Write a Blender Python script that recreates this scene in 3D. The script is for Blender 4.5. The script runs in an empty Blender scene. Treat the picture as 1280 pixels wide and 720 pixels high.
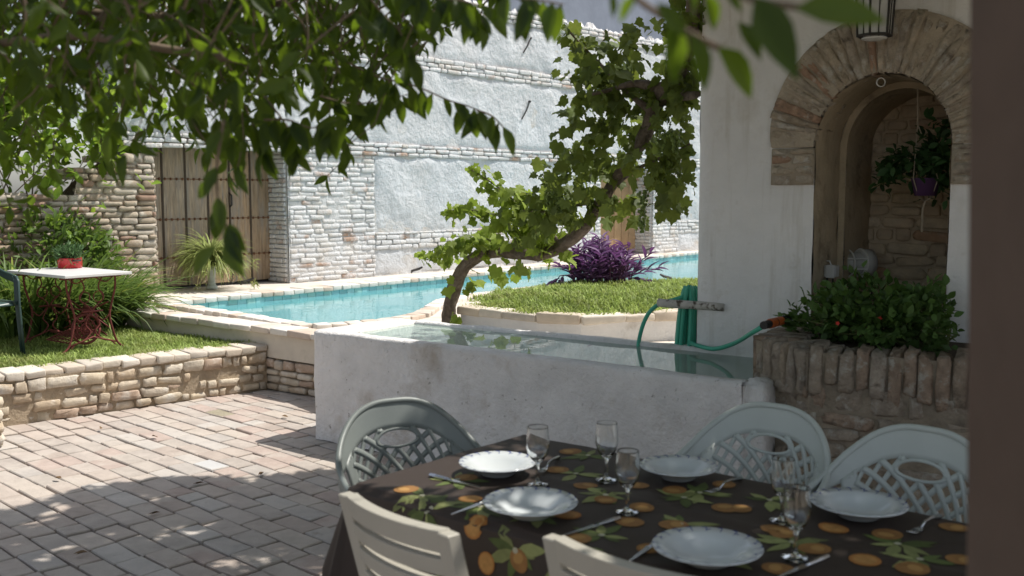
import bpy, bmesh, math, random
import numpy as np
from mathutils import Vector, Matrix, noise
random.seed(7); RNG = np.random.default_rng(7)
C = bpy.context.scene.collection
SC = bpy.context.scene
R = math.radians
# ------------------------------------------------------------------ camera model (used to survey the place from the photo)
F = 1244.0; EYE = 1.62; PITCH = math.atan(118/1244)
cp, sp_ = math.cos(PITCH), math.sin(PITCH)
def ray(px, py):
    x = (px-640)/F; y = -(py-360)/F
    return Vector((x, cp + y*sp_, -sp_ + y*cp))
CAM = Vector((0, 0, EYE))
def at_z(px, py, z):
    d = ray(px, py); t = (z-EYE)/d.z
    return CAM + d*t
def at_y(px, py, Y):
    d = ray(px, py); return CAM + d*(Y/d.y)
def at_plane(px, py, P, n):
    d = ray(px, py); t = (Vector(P)-CAM).dot(Vector(n))/d.dot(Vector(n))
    return CAM + d*t
def project(p):
    q = Vector(p)-CAM
    dep = q.y*cp - q.z*sp_
    return 640+F*q.x/dep, 360-F*(q.y*sp_+q.z*cp)/dep, dep
# ------------------------------------------------------------------ mesh builder
class MB:
    def __init__(s): s.v=[]; s.f=[]; s.m=[]
    def add(s, vs, fs, mi=0):
        o=len(s.v); s.v += [tuple(v) for v in vs]
        for f in fs: s.f.append(tuple(i+o for i in f)); s.m.append(mi)
    def box(s, c, ex, ey, ez, mi=0, jit=0.0, top=1.0):
        c=Vector(c); ex=Vector(ex); ey=Vector(ey); ez=Vector(ez); vs=[]
        for k in (-1,1):
            for (i,j) in ((-1,-1),(1,-1),(1,1),(-1,1)):
                q = top if k==1 else 1.0
                p=c+ex*(i*q)+ey*(j*q)+ez*k
                if jit: p=p+Vector((random.uniform(-jit,jit),random.uniform(-jit,jit),random.uniform(-jit,jit)))
                vs.append(p)
        s.add(vs, [(3,2,1,0),(4,5,6,7),(0,1,5,4),(1,2,6,5),(2,3,7,6),(3,0,4,7)], mi)
    def stone(s, c, ex, ey, ez, mi=0, e=.38, amp=.10, n=12, m=6):
        """a worn block: rounded box with an uneven skin"""
        c=Vector(c); ex=Vector(ex); ey=Vector(ey); ez=Vector(ez); vs=[]; sd=Vector((random.uniform(0,50),random.uniform(0,50),0))
        sp=lambda v: math.copysign(abs(v)**e,v)
        for i in range(m+1):
            f=-math.pi/2+math.pi*i/m; cf,sf=sp(math.cos(f)) if 0<i<m else 0.0,sp(math.sin(f))
            if i in (0,m): cf=.02
            for k in range(n):
                w=2*math.pi*(k+.5)/n; q=Vector((cf*sp(math.cos(w)),cf*sp(math.sin(w)),sf))
                q=q*(1+amp*noise.noise(q*1.6+sd)+amp*.5*noise.noise(q*3.7+sd)); vs.append(c+ex*q.x+ey*q.y+ez*q.z)
        fs=[(i*n+k,i*n+(k+1)%n,(i+1)*n+(k+1)%n,(i+1)*n+k) for i in range(m) for k in range(n)]+[tuple(range(n-1,-1,-1)),tuple(m*n+k for k in range(n))]
        s.add(vs,fs,mi)
    def hexa(s, b, t, mi=0):      # four bottom, four top points
        s.add(list(b)+list(t), [(3,2,1,0),(4,5,6,7),(0,1,5,4),(1,2,6,5),(2,3,7,6),(3,0,4,7)], mi)
    def tube(s, pts, r, n=8, mi=0, caps=True):
        pts=[Vector(p) for p in pts]; m=len(pts)
        rs = r if isinstance(r,(list,tuple)) else [r]*m
        t0=(pts[1]-pts[0]).normalized()
        a=t0.orthogonal().normalized(); vs=[]
        for i,p in enumerate(pts):
            t=((pts[min(i+1,m-1)]-pts[max(i-1,0)])).normalized()
            a=(a-t*a.dot(t)).normalized(); b=t.cross(a)
            for k in range(n):
                w=2*math.pi*k/n
                vs.append(p+(a*math.cos(w)+b*math.sin(w))*rs[i])
        fs=[]
        for i in range(m-1):
            for k in range(n):
                fs.append((i*n+k,i*n+(k+1)%n,(i+1)*n+(k+1)%n,(i+1)*n+k))
        if caps: fs += [tuple(range(n-1,-1,-1)), tuple((m-1)*n+k for k in range(n))]
        s.add(vs, fs, mi)
    def lathe(s, prof, n=24, o=(0,0,0), mi=0, close=False):
        vs=[]; o=Vector(o)
        for (r,z) in prof:
            for k in range(n):
                w=2*math.pi*k/n; vs.append(o+Vector((r*math.cos(w),r*math.sin(w),z)))
        fs=[]; m=len(prof)
        for i in range(m-1 if not close else m):
            j=(i+1)%m
            for k in range(n): fs.append((i*n+k,i*n+(k+1)%n,j*n+(k+1)%n,j*n+k))
        s.add(vs,fs,mi)
    def grid(s, P, mi=0):         # P[i][j]
        n=len(P); m=len(P[0]); vs=[p for row in P for p in row]
        s.add(vs,[(i*m+j,(i+1)*m+j,(i+1)*m+j+1,i*m+j+1) for i in range(n-1) for j in range(m-1)],mi)
    def poly(s, pts, mi=0): s.add(pts,[tuple(range(len(pts)))],mi)
    def prism(s, pts, z0, z1, mi=0):      # plan polygon, counter-clockwise
        n=len(pts); vs=[(p[0],p[1],z0) for p in pts]+[(p[0],p[1],z1) for p in pts]
        s.add(vs,[tuple(range(n-1,-1,-1)),tuple(range(n,2*n))]+[(i,(i+1)%n,n+(i+1)%n,n+i) for i in range(n)],mi)
    def ball(s, c, r, n=6, m=4, mi=0, sz=1.0):
        prof=[(max(1e-5,r*math.sin(math.pi*i/m)), -r*sz*math.cos(math.pi*i/m)) for i in range(m+1)]
        s.lathe(prof, n, c, mi)
    def build(s, name, mats, parent=None, loc=None, smooth=False, bevel=0, segs=1, solid=0, weld=False, sub=0, recalc=False):
        me=bpy.data.meshes.new(name)
        if loc is None: loc = parent['_o'] if (parent is not None and '_o' in parent) else (0,0,0)
        L=Vector(loc)
        me.from_pydata([tuple(Vector(v)-L) for v in s.v],[],s.f)
        if not isinstance(mats,(list,tuple)): mats=[mats]
        for x in mats: me.materials.append(x)
        me.polygons.foreach_set('material_index', s.m)
        if bevel or weld or recalc:
            bm=bmesh.new(); bm.from_mesh(me)
            if weld: bmesh.ops.remove_doubles(bm, verts=bm.verts, dist=1e-4)
            if recalc: bmesh.ops.recalc_face_normals(bm, faces=bm.faces)
            if bevel: bmesh.ops.bevel(bm, geom=bm.edges[:], offset=bevel, segments=segs, affect='EDGES', profile=0.6)
            bm.to_mesh(me); bm.free()
        if smooth: me.polygons.foreach_set('use_smooth',[True]*len(me.polygons))
        return link(name, me, parent, loc, solid, sub)
def link(name, me, parent=None, loc=(0,0,0), solid=0, sub=0):
    o=bpy.data.objects.new(name, me); C.objects.link(o)
    if parent is not None: o.parent=parent
    else: o.location=loc
    if solid:
        md=o.modifiers.new('thickness','SOLIDIFY'); md.thickness=solid; md.offset=0
    if sub:
        md=o.modifiers.new('smooth','SUBSURF'); md.levels=sub; md.render_levels=sub
    return o
def tag(o, label=None, cat=None, group=None, kind=None):
    if label: o['label']=label
    if cat: o['category']=cat
    if group: o['group']=group
    if kind: o['kind']=kind
    return o
def thing(name, label, cat, loc=(0,0,0), group=None):
    o=bpy.data.objects.new(name,None); C.objects.link(o); o.location=loc; o.empty_display_size=.1
    o['_o']=tuple(loc)
    return tag(o,label,cat,group)
def kids(o): return [c for c in bpy.data.objects if c.parent==o]
def copy_tree(o, parent=None):
    c=o.copy(); C.objects.link(c); c.parent=parent
    for ch in kids(o): copy_tree(ch, c)
    return c
# ------------------------------------------------------------------ materials
def _n(nt, t, **kw):
    n=nt.nodes.new(t)
    for k,v in kw.items(): setattr(n,k,v)
    return n
def ramp(nt, stops, fac, interp='LINEAR'):
    r=_n(nt,'ShaderNodeValToRGB'); r.color_ramp.interpolation=interp
    e=r.color_ramp.elements
    while len(e)<len(stops): e.new(.5)
    for i,(p,c) in enumerate(stops):
        e[i].position=p; e[i].color=(*c,1) if len(c)==3 else c
    nt.links.new(fac,r.inputs[0]); return r.outputs[0]
def mixc(nt, a, b, fac, mode='MIX'):
    m=_n(nt,'ShaderNodeMix',data_type='RGBA',blend_type=mode)
    for s,v in ((m.inputs[0],fac),(m.inputs[6],a),(m.inputs[7],b)):
        if hasattr(v,'is_output'): nt.links.new(v,s)
        elif isinstance(v,(int,float)): s.default_value=v
        else: s.default_value=(*v,1)
    return m.outputs[2]
def g(v): return (v,v,v)
def mat(name, cols, rough=.8, island=None, nscale=6., nvar=.25, bump=.3, bscale=40., bdist=.01, spots=None, spec=.3, metal=0, transl=0, transl_col=None, coat=0, blot=None, detail=6, stretch=None, streak=None):
    """cols: one base colour or a list picked per loose piece; nvar: soft brightness variation; spots=(colour, scale, low, high): patches; blot: second patch layer"""
    m=bpy.data.materials.new(name); m.use_nodes=True; nt=m.node_tree; b=nt.nodes['Principled BSDF']; out=nt.nodes['Material Output']
    tc=_n(nt,'ShaderNodeTexCoord').outputs['Object']
    if stretch:
        mp=_n(nt,'ShaderNodeMapping'); mp.inputs['Scale'].default_value=stretch; nt.links.new(tc,mp.inputs[0]); tc=mp.outputs[0]
    def noise_(scale, det=detail, ro=.6):
        x=_n(nt,'ShaderNodeTexNoise'); x.inputs['Scale'].default_value=scale; x.inputs['Detail'].default_value=det; x.inputs['Roughness'].default_value=ro
        nt.links.new(tc,x.inputs['Vector']); return x.outputs['Fac']
    if isinstance(cols,list):
        geo=_n(nt,'ShaderNodeNewGeometry').outputs['Random Per Island']
        k=len(cols); col=ramp(nt,[(i/k,c) for i,c in enumerate(cols)],geo,'CONSTANT')
    else: col=cols
    if nvar:
        br=ramp(nt,[(.25,g(1-nvar)),(.75,g(1+nvar))],noise_(nscale))
        col=mixc(nt,col,br,1.0,'MULTIPLY')
    if island and not isinstance(cols,list):
        geo=_n(nt,'ShaderNodeNewGeometry').outputs['Random Per Island']
        br=ramp(nt,[(0,g(1-island)),(1,g(1+island))],geo)
        col=mixc(nt,col,br,1.0,'MULTIPLY')
    for sp in (spots,blot):
        if sp:
            c2,sc,lo,hi=sp
            f=ramp(nt,[(lo,g(0)),(hi,g(1))],noise_(sc,8,.65))
            col=mixc(nt,col,c2,f)
    if streak:                     # rain runs: (colour, low, high)
        mp2=_n(nt,'ShaderNodeMapping'); mp2.inputs['Scale'].default_value=(9,9,.7); nt.links.new(tc,mp2.inputs[0])
        x=_n(nt,'ShaderNodeTexNoise'); x.inputs['Scale'].default_value=1.6; x.inputs['Detail'].default_value=7; x.inputs['Roughness'].default_value=.62; nt.links.new(mp2.outputs[0],x.inputs['Vector'])
        col=mixc(nt,col,streak[0],ramp(nt,[(streak[1],g(0)),(streak[2],g(.75))],x.outputs['Fac']))
    if hasattr(col,'is_output'): nt.links.new(col,b.inputs['Base Color'])
    else: b.inputs['Base Color'].default_value=(*col,1)
    b.inputs['Roughness'].default_value=rough; b.inputs['Metallic'].default_value=metal
    b.inputs['Specular IOR Level'].default_value=spec; b.inputs['Coat Weight'].default_value=coat
    if bump:
        bp=_n(nt,'ShaderNodeBump'); bp.inputs['Strength'].default_value=bump; bp.inputs['Distance'].default_value=bdist
        nt.links.new(noise_(bscale,8,.65),bp.inputs['Height']); nt.links.new(bp.outputs[0],b.inputs['Normal'])
    if transl:
        t=_n(nt,'ShaderNodeBsdfTranslucent'); mx=_n(nt,'ShaderNodeMixShader'); mx.inputs[0].default_value=transl
        if transl_col:
            cc=mixc(nt,transl_col,col,.35) if hasattr(col,'is_output') else transl_col
            if hasattr(cc,'is_output'): nt.links.new(cc,t.inputs[0])
            else: t.inputs[0].default_value=(*cc,1)
        elif hasattr(col,'is_output'): nt.links.new(col,t.inputs[0])
        nt.links.new(b.outputs[0],mx.inputs[1]); nt.links.new(t.outputs[0],mx.inputs[2]); nt.links.new(mx.outputs[0],out.inputs[0])
    return m
def water_mat(name, tint, wscale, wstr, ior=1.33, stretch=(1,1,1), milk=None):
    m=bpy.data.materials.new(name); m.use_nodes=True; nt=m.node_tree; nt.nodes.remove(nt.nodes['Principled BSDF']); out=nt.nodes['Material Output']
    tr=_n(nt,'ShaderNodeBsdfTransparent'); tr.inputs[0].default_value=(*tint,1)
    gl=_n(nt,'ShaderNodeBsdfGlossy'); gl.inputs['Roughness'].default_value=.015
    fr=_n(nt,'ShaderNodeFresnel'); fr.inputs[0].default_value=ior
    tc=_n(nt,'ShaderNodeTexCoord'); mp=_n(nt,'ShaderNodeMapping'); mp.inputs['Scale'].default_value=stretch
    nt.links.new(tc.outputs['Object'],mp.inputs[0])
    x=_n(nt,'ShaderNodeTexNoise'); x.inputs['Scale'].default_value=wscale; x.inputs['Detail'].default_value=3; nt.links.new(mp.outputs[0],x.inputs['Vector'])
    bp=_n(nt,'ShaderNodeBump'); bp.inputs['Strength'].default_value=wstr; bp.inputs['Distance'].default_value=.02
    nt.links.new(x.outputs['Fac'],bp.inputs['Height']); nt.links.new(bp.outputs[0],gl.inputs['Normal']); nt.links.new(bp.outputs[0],fr.inputs['Normal'])
    body=tr.outputs[0]
    if milk:                       # light scattered back by the water itself
        df=_n(nt,'ShaderNodeBsdfDiffuse'); df.inputs[0].default_value=(*milk[0],1); m0=_n(nt,'ShaderNodeMixShader'); m0.inputs[0].default_value=milk[1]; nt.links.new(body,m0.inputs[1]); nt.links.new(df.outputs[0],m0.inputs[2]); body=m0.outputs[0]
    mx=_n(nt,'ShaderNodeMixShader'); nt.links.new(fr.outputs[0],mx.inputs[0]); nt.links.new(body,mx.inputs[1]); nt.links.new(gl.outputs[0],mx.inputs[2]); nt.links.new(mx.outputs[0],out.inputs[0])
    return m
def glass_mat(name):
    m=bpy.data.materials.new(name); m.use_nodes=True; b=m.node_tree.nodes['Principled BSDF']
    b.inputs['Base Color'].default_value=(.97,.98,.98,1); b.inputs['Roughness'].default_value=.0; b.inputs['Transmission Weight'].default_value=1; b.inputs['IOR'].default_value=1.5
    return m
WHITE=mat('whitewash',(.72,.71,.70),.9,nscale=3,nvar=.10,bump=.55,bscale=14,bdist=.03,spots=((.42,.38,.33),2.2,.60,.78))
BASINW=mat('basin_whitewash',(.80,.775,.755),.9,nscale=5,nvar=.13,bump=.9,bscale=22,bdist=.03,spots=((.50,.43,.36),2.1,.54,.74),blot=((.40,.37,.34),26,.63,.70),streak=((.58,.54,.50),.62,.85))
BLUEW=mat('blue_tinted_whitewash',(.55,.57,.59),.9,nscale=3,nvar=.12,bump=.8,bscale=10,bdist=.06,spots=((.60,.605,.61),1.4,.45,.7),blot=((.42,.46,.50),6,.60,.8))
WBRICK=mat('limewashed_brick',[(.60,.585,.555),(.64,.63,.61),(.57,.54,.50),(.62,.61,.59),(.58,.56,.53),(.66,.66,.66),(.55,.50,.45),(.63,.62,.60),(.40,.28,.21),(.60,.58,.55)],.9,nvar=.18,nscale=11,bump=.9,bscale=28,bdist=.02,spots=((.60,.605,.61),4,.38,.56))
TBRICK=mat('bare_weathered_brick',[(.38,.31,.235),(.42,.35,.27),(.34,.265,.195),(.41,.36,.30),(.32,.21,.155),(.45,.39,.32),(.36,.31,.255)],.92,nvar=.2,nscale=12,bump=.7,bscale=40,spots=((.50,.46,.40),6,.54,.72))
TMORT=mat('pale_lime_mortar',(.43,.37,.30),.95,nvar=.25,nscale=8,bump=.9,bscale=25,bdist=.02)
WMORT=mat('limewashed_mortar',(.555,.56,.56),.95,nvar=.15,nscale=8,bump=.9,bscale=20,bdist=.03,spots=((.48,.43,.37),3,.5,.7))
STONE=mat('sandstone',[(.56,.47,.35),(.60,.52,.41),(.53,.44,.33),(.62,.55,.45),(.50,.40,.29),(.56,.48,.37),(.54,.47,.38),(.58,.49,.38),(.44,.33,.25)],.92,nvar=.22,nscale=14,bump=.8,bscale=45,spots=((.62,.58,.52),7,.52,.7))
SMORT=mat('sandy_mortar',(.40,.32,.23),.95,nvar=.25,nscale=10,bump=1,bscale=30,bdist=.02)
CAPST=mat('cap_brick',[(.60,.53,.44),(.55,.47,.38),(.63,.57,.49),(.52,.46,.39)],.9,nvar=.15,nscale=10,bump=.5,bscale=50,spots=((.45,.40,.34),6,.6,.75))
PAVER=mat('paver_brick',[(.44,.38,.335),(.42,.37,.325),(.46,.40,.345),(.40,.35,.31),(.44,.375,.325),(.47,.43,.39),(.40,.335,.29),(.42,.38,.345),(.43,.345,.30)],.88,nvar=.16,nscale=7,bump=.55,bscale=35,spots=((.46,.41,.36),3.5,.50,.70),blot=((.27,.23,.19),9,.62,.78))
PJOINT=mat('paver_joint_sand',(.20,.165,.13),.95,nvar=.3,nscale=12,bump=.8,bscale=50)
COPING=mat('pool_coping',[(.62,.56,.49),(.66,.61,.55),(.57,.50,.43),(.68,.64,.58),(.54,.44,.36)],.85,nvar=.14,nscale=9,bump=.4,bscale=40)
DECK=mat('pale_deck',(.62,.56,.49),.9,nvar=.15,nscale=5,bump=.4,bscale=40,spots=((.50,.44,.37),3,.55,.75))
POOLT=mat('turquoise_pool_lining',(.42,.85,.88),.6,nvar=.06,nscale=2,bump=0)
TILE=mat('pool_band_tile',[(.30,.55,.55),(.36,.60,.60),(.25,.48,.50),(.34,.56,.52)],.3,nvar=.1,bump=0)
CREAM=mat('cream_render',(.60,.54,.45),.92,nvar=.12,nscale=4,bump=.5,bscale=30,spots=((.44,.40,.33),3,.58,.75))
SOIL=mat('soil',(.09,.065,.045),.95,nvar=.3,bump=1,bscale=30)
EARTH=mat('dry_earth',(.26,.21,.15),.95,nvar=.3,nscale=2,bump=.6)
LAWNB=mat('lawn_soil',(.10,.12,.04),.95,nvar=.3,nscale=8,bump=.8)
GRASS=mat('grass_blade',(.28,.36,.10),.6,island=.55,nscale=3,nvar=.3,bump=0,transl=.35,transl_col=(.40,.50,.12),spots=((.30,.30,.11),2.5,.5,.7))
WOOD=mat('old_door_wood',[(.36,.25,.155),(.39,.28,.18),(.33,.24,.155),(.36,.28,.20)],.85,nvar=.42,nscale=5,bump=.7,bscale=9,bdist=.02,spots=((.30,.26,.22),2.2,.48,.66),blot=((.12,.085,.06),4.5,.60,.72),stretch=(7,7,.8))
WOOD2=mat('plain_door_wood',[(.37,.245,.13),(.34,.22,.12),(.39,.265,.15)],.7,nvar=.2,nscale=6,bump=.3,bscale=20)
IRON=mat('dark_iron',(.035,.032,.03),.6,nvar=.2,bump=.2)
RUST=mat('rusty_iron',(.16,.08,.045),.85,nvar=.3,nscale=20,bump=.4)
POSTM=mat('dark_brown_pillar',(.105,.075,.06),.85,nvar=.12,nscale=9,bump=.3,bscale=40)
ARCHB=mat('arch_brick',[(.46,.385,.295),(.49,.415,.325),(.42,.345,.265),(.47,.405,.325),(.51,.435,.345),(.41,.27,.19),(.44,.375,.305)],.92,nvar=.38,nscale=16,bump=1,bscale=34,bdist=.03,spots=((.60,.56,.50),13,.54,.64),blot=((.15,.12,.095),9,.60,.72))
ARCHM=mat('arch_mortar',(.43,.365,.285),.95,nvar=.25,nscale=9,bump=1,bscale=30,bdist=.02,spots=((.16,.12,.09),4,.58,.75))
NICHEP=mat('earthen_plaster',(.47,.39,.28),.95,nvar=.2,nscale=5,bump=.8,bscale=18,bdist=.02,spots=((.16,.12,.085),4,.54,.72))
NBRICK=mat('niche_brick',[(.58,.47,.34),(.62,.51,.38),(.55,.44,.32),(.64,.54,.41),(.50,.33,.22),(.60,.50,.37),(.57,.46,.34)],.92,nvar=.2,nscale=12,bump=.9,bscale=40,spots=((.46,.38,.29),7,.5,.66))
NMORT=mat('niche_mortar',(.62,.52,.39),.95,nvar=.2,nscale=9,bump=1,bscale=30,bdist=.02)
PBRICK=mat('planter_brick',[(.36,.29,.22),(.40,.33,.26),(.32,.25,.19),(.38,.32,.26),(.36,.30,.24),(.37,.275,.205),(.34,.28,.22)],.93,nvar=.38,nscale=16,bump=1,bscale=38,bdist=.03,spots=((.50,.46,.40),14,.54,.65),blot=((.14,.11,.085),10,.60,.72))
PMORT=mat('planter_mortar',(.30,.25,.19),.95,nvar=.3,nscale=10,bump=1,bscale=35,bdist=.02,spots=((.14,.11,.09),6,.56,.72))
GREYW=mat('shade_grey_wall',(.235,.265,.32),.95,nvar=.12,nscale=3,bump=.6,bscale=20)  # dark blue grey base colour stands in for shade on the neighbouring wall
# ------------------------------------------------------------------ world, sun, camera
SUN_EL=61.0; SUNV=Vector((.962,.272,0)).normalized(); SUN_AZ=math.degrees(math.atan2(SUNV.x,SUNV.y))
SUND=Vector((SUNV.x*math.cos(R(SUN_EL)),SUNV.y*math.cos(R(SUN_EL)),math.sin(R(SUN_EL))))
W=bpy.data.worlds.new('World'); SC.world=W; W.use_nodes=True; nt=W.node_tree
sky=_n(nt,'ShaderNodeTexSky',sky_type='NISHITA'); sky.sun_disc=False; sky.sun_elevation=R(SUN_EL); sky.sun_rotation=R(SUN_AZ); sky.air_density=1.0; sky.dust_density=1.6
bg=nt.nodes['Background']; hs=_n(nt,'ShaderNodeHueSaturation'); hs.inputs['Saturation'].default_value=.50; nt.links.new(sky.outputs[0],hs.inputs['Color']); nt.links.new(hs.outputs[0],bg.inputs[0]); bg.inputs[1].default_value=.148
sl=bpy.data.lights.new('sun','SUN'); sl.energy=4.5; sl.angle=R(.53); sl.color=(1,.955,.88)
so=bpy.data.objects.new('sun',sl); C.objects.link(so); so.rotation_euler=SUND.to_track_quat('Z','Y').to_euler(); so.location=(8,2,14)
cam=bpy.data.cameras.new('camera'); cam.lens=35; cam.sensor_width=36; cam.clip_end=600; cam.clip_start=.05
cam.dof.use_dof=True; cam.dof.focus_distance=7.2; cam.dof.aperture_fstop=3.6
co=bpy.data.objects.new('camera',cam); C.objects.link(co); co.location=CAM; co.rotation_euler=(math.pi/2-PITCH,0,0); SC.camera=co
SC.view_settings.view_transform='Standard'; SC.view_settings.look='None'; SC.view_settings.gamma=1; SC.view_settings.exposure=.23
SC.cycles.use_denoising=True; SC.cycles.max_bounces=10; SC.cycles.transparent_max_bounces=24; SC.cycles.diffuse_bounces=5; SC.cycles.caustics_refractive=False; SC.cycles.caustics_reflective=False
SC.cycles.sample_clamp_indirect=6
# ================================================================== SETTING
Z=Vector((0,0,1))
UB=Vector((math.cos(R(-35)),math.sin(R(-35)),0)); VB=Vector((-UB.y,UB.x,0))
ZP=.50                                            # level of the pool deck
def courses(mb, O, U, N, L, z0, z1, h=(.05,.07), l=(.15,.28), dep=.02, gap=.012, jit=.006, mi=0, skip=0.0, proud=.012, keep=None, header=.25, worn=0, amp=.10, worn_tilt=.025):
    O=Vector(O); U=Vector(U).normalized(); N=Vector(N).normalized(); Y=Z.cross(U); z=z0
    while z < z1-.02:
        hh=min(random.uniform(*h), z1-z)
        if z1-z-hh < h[0]*.6: hh=z1-z
        s=-random.uniform(0,l[1])*.6
        while s < L:
            ll=random.uniform(*l)*(.55 if random.random()<header else 1.0)
            a=max(s,0); b=min(s+ll,L)
            if b-a>.03 and worn and (keep is None or keep((a+b)/2,z+hh/2)):
                c=O+U*((a+b)/2)+N*(random.uniform(-.5,1)*proud)+Z*(z+hh/2-O.z+random.uniform(-.5,.5)*jit); tl=random.gauss(0,worn_tilt)
                mb.stone(c,(U+Z*tl)*((b-a-gap*random.uniform(.3,1.4))/2),Y*dep,(Z-U*tl)*((hh-gap*random.uniform(.3,1.4))/2),mi,worn,amp)
            elif b-a>.03 and random.random()>=skip and (keep is None or keep((a+b)/2,z+hh/2)):
                c=O+U*((a+b)/2)+N*(random.uniform(-.4,1)*proud)+Z*(z+hh/2-O.z+random.uniform(-.3,.3)*jit)
                mb.box(c,U*((b-a-gap)/2),Y*dep,Z*((hh-gap)/2),mi,jit)
            s+=ll
        z+=hh
def rough_slab(mb, O, U, N, L, z0, z1, step=.08, amp=.012, mi=0, seed=0.0, z1f=None, taper=0):
    """an uneven upright face"""
    O=Vector(O); U=Vector(U).normalized(); N=Vector(N).normalized()
    ns=max(2,int(L/step)+1); rows=[]
    for i in range(ns):
        s=L*i/(ns-1); zt = z1f(s) if z1f else z1
        nz=max(2,int((z1-z0)/step)+1); row=[]
        for j in range(nz):
            z=z0+(zt-z0)*j/(nz-1)
            q=noise.noise(Vector((s*2.2+seed,z*2.2,seed)))*amp+noise.noise(Vector((s*7+seed,z*7,seed+3)))*amp*.4
            if taper:
                e=min(s,L-s,z-z0,zt-z)+.03*noise.noise(Vector((s*4,z*4,1))); q-=taper*max(0,1-max(0,e)/.05)**1.5
            row.append(O+U*s+N*q+Z*(z-O.z))
        rows.append(row)
    mb.grid(rows,mi)
def bent(pts2, close=False): return [Vector((p.x,p.y,0)) for p in pts2]
# ---- ground
mb=MB(); mb.poly([(-300,-300,-.05),(300,-300,-.05),(300,300,-.05),(-300,300,-.05)]); tag(mb.build('ground',EARTH),kind='structure')
# ---- patio: running bond of worn bricks over a sandy joint bed
mb=MB(); n_=60
rows=[]
for i in range(n_):
    rows.append([Vector((-7+9.5*i/(n_-1), -1.5+10.5*j/(n_-1), -.026+.004*noise.noise(Vector((i*.4,j*.4,0))))) for j in range(n_)])
mb.grid(rows,1)
ang=R(-43); pu=Vector((math.cos(ang),math.sin(ang),0)); pv=Vector((-pu.y,pu.x,0))
bl,bw=.255,.132
white_t,moss1,moss2=at_z(264,585,0),at_z(176,560,0),at_z(288,518,0)
wl0=at_z(20,530,0); wl1=at_z(300,490,0); wld=(wl1-wl0).normalized(); wln=Vector((wld.y,-wld.x,0))
for j in range(-70,70):
    off=(j%2)*.5*bl+random.uniform(-.03,.03); s=-13.0+off
    while s<6:
        ll=bl*random.uniform(.86,1.12) if random.random()>.12 else bl*.55
        c=pu*(s+ll/2)+pv*(j*bw)
        s+=ll
        if not(-6.8<c.x<1.9 and .3<c.y<9): continue
        if (c-wl0).dot(wln)<-.22 : continue
        if (c-Vector((-1.318,6.586,0))).dot(VB)>.1 and (c-Vector((-1.318,6.586,0))).dot(UB)>.05: continue
        q,d,dep=project(c)
        zz=.010*noise.noise(c*.9)+random.uniform(-.0035,.0035); tx=random.uniform(-.012,.012); ty=random.uniform(-.012,.012)
        yaw=random.uniform(-.02,.02); eu=pu*math.cos(yaw)+pv*math.sin(yaw); ev=Z.cross(eu)
        gp=random.uniform(.008,.015)
        pm=2 if (c-white_t).length<.09 else (3 if min((c-moss1).length,(c-moss2).length)<.10 else 0)
        mb.box(c+Z*(zz-.03),(eu+Z*tx)*((ll-gp)/2),(ev+Z*ty)*((bw-gp*random.uniform(.7,1.2))/2),Z*.03,pm,.0035)
patio=mb.build('patio',[PAVER,PJOINT,mat('pale_paver',(.50,.49,.48),.8,nvar=.08,bump=.3),mat('mossy_paver',(.31,.275,.20),.95,nvar=.25,nscale=12,bump=.8)],bevel=.005,segs=1); tag(patio,kind='structure')
# ---- low retaining wall of stone round the lawn
PWo=at_z(158,389,ZP); PWe=at_z(390,419,ZP); PWd=(PWe-PWo); PWd.z=0; PWl=PWd.length; PWd.normalize(); PWn=Vector((PWd.y,-PWd.x,0))   # pool wall line, outward normal to the camera
def meet(p,d,q,e):
    den=d.x*e.y-d.y*e.x; t=((q.x-p.x)*e.y-(q.y-p.y)*e.x)/den; return Vector((p.x+d.x*t,p.y+d.y*t,0))
corner=meet(wl0,wld,Vector((PWo.x,PWo.y,0))+PWn*.0,PWd)
wstart=wl0-wld*1.6; WL=(corner-wstart).length
t=thing('retaining_wall','low sunlit wall of rough sandstone with a brick cap along the lawn','wall',tuple(wstart))
mb=MB(); courses(mb,wstart,wld,wln,WL-.01,0,.315,h=(.048,.082),l=(.11,.25),dep=.05,gap=.017,jit=.014,proud=.022,header=.4,worn=.27,amp=.30,worn_tilt=.05)
mb.build('stones',STONE,t,smooth=True)
mb=MB(); rough_slab(mb,wstart+wln*.040,wld,wln,WL,-.05,.33,.06,.02,0,2.)
rough_slab(mb,wstart-wln*.25,wld,wln,WL,-.05,.33,.3,.0,0,2.); mb.build('core',SMORT,t,smooth=True)
mb=MB(); s=0.0
while s<WL-.02:
    ll=random.uniform(.125,.15); b=min(s+ll,WL)
    c=wstart+wld*((s+b)/2)-wln*.085+Z*.347
    mb.box(c+Z*random.uniform(-.006,.006)+wln*random.uniform(-.014,.014),wld*((b-s-.004)/2),wln*-.14,Z*.027,0,.008); s+=ll
mb.build('cap',CAPST,t,bevel=.012,segs=2,smooth=True)
# small return pier at the near end of the wall, at the left edge of the picture
t=thing('wall_pier','short stone pier ending the retaining wall at the left edge','pier',tuple(at_z(-42,560,0)))
pc=Vector(t['_o'])
mb=MB()
for k in range(4):
    for q in range(2): mb.stone(pc+wld*(-.1+.2*q)+Z*(.045+.08*k),wld*.102,wln*.17,Z*.041,0,.45,.2)
mb.build('stones',STONE,t,smooth=True)
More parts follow.
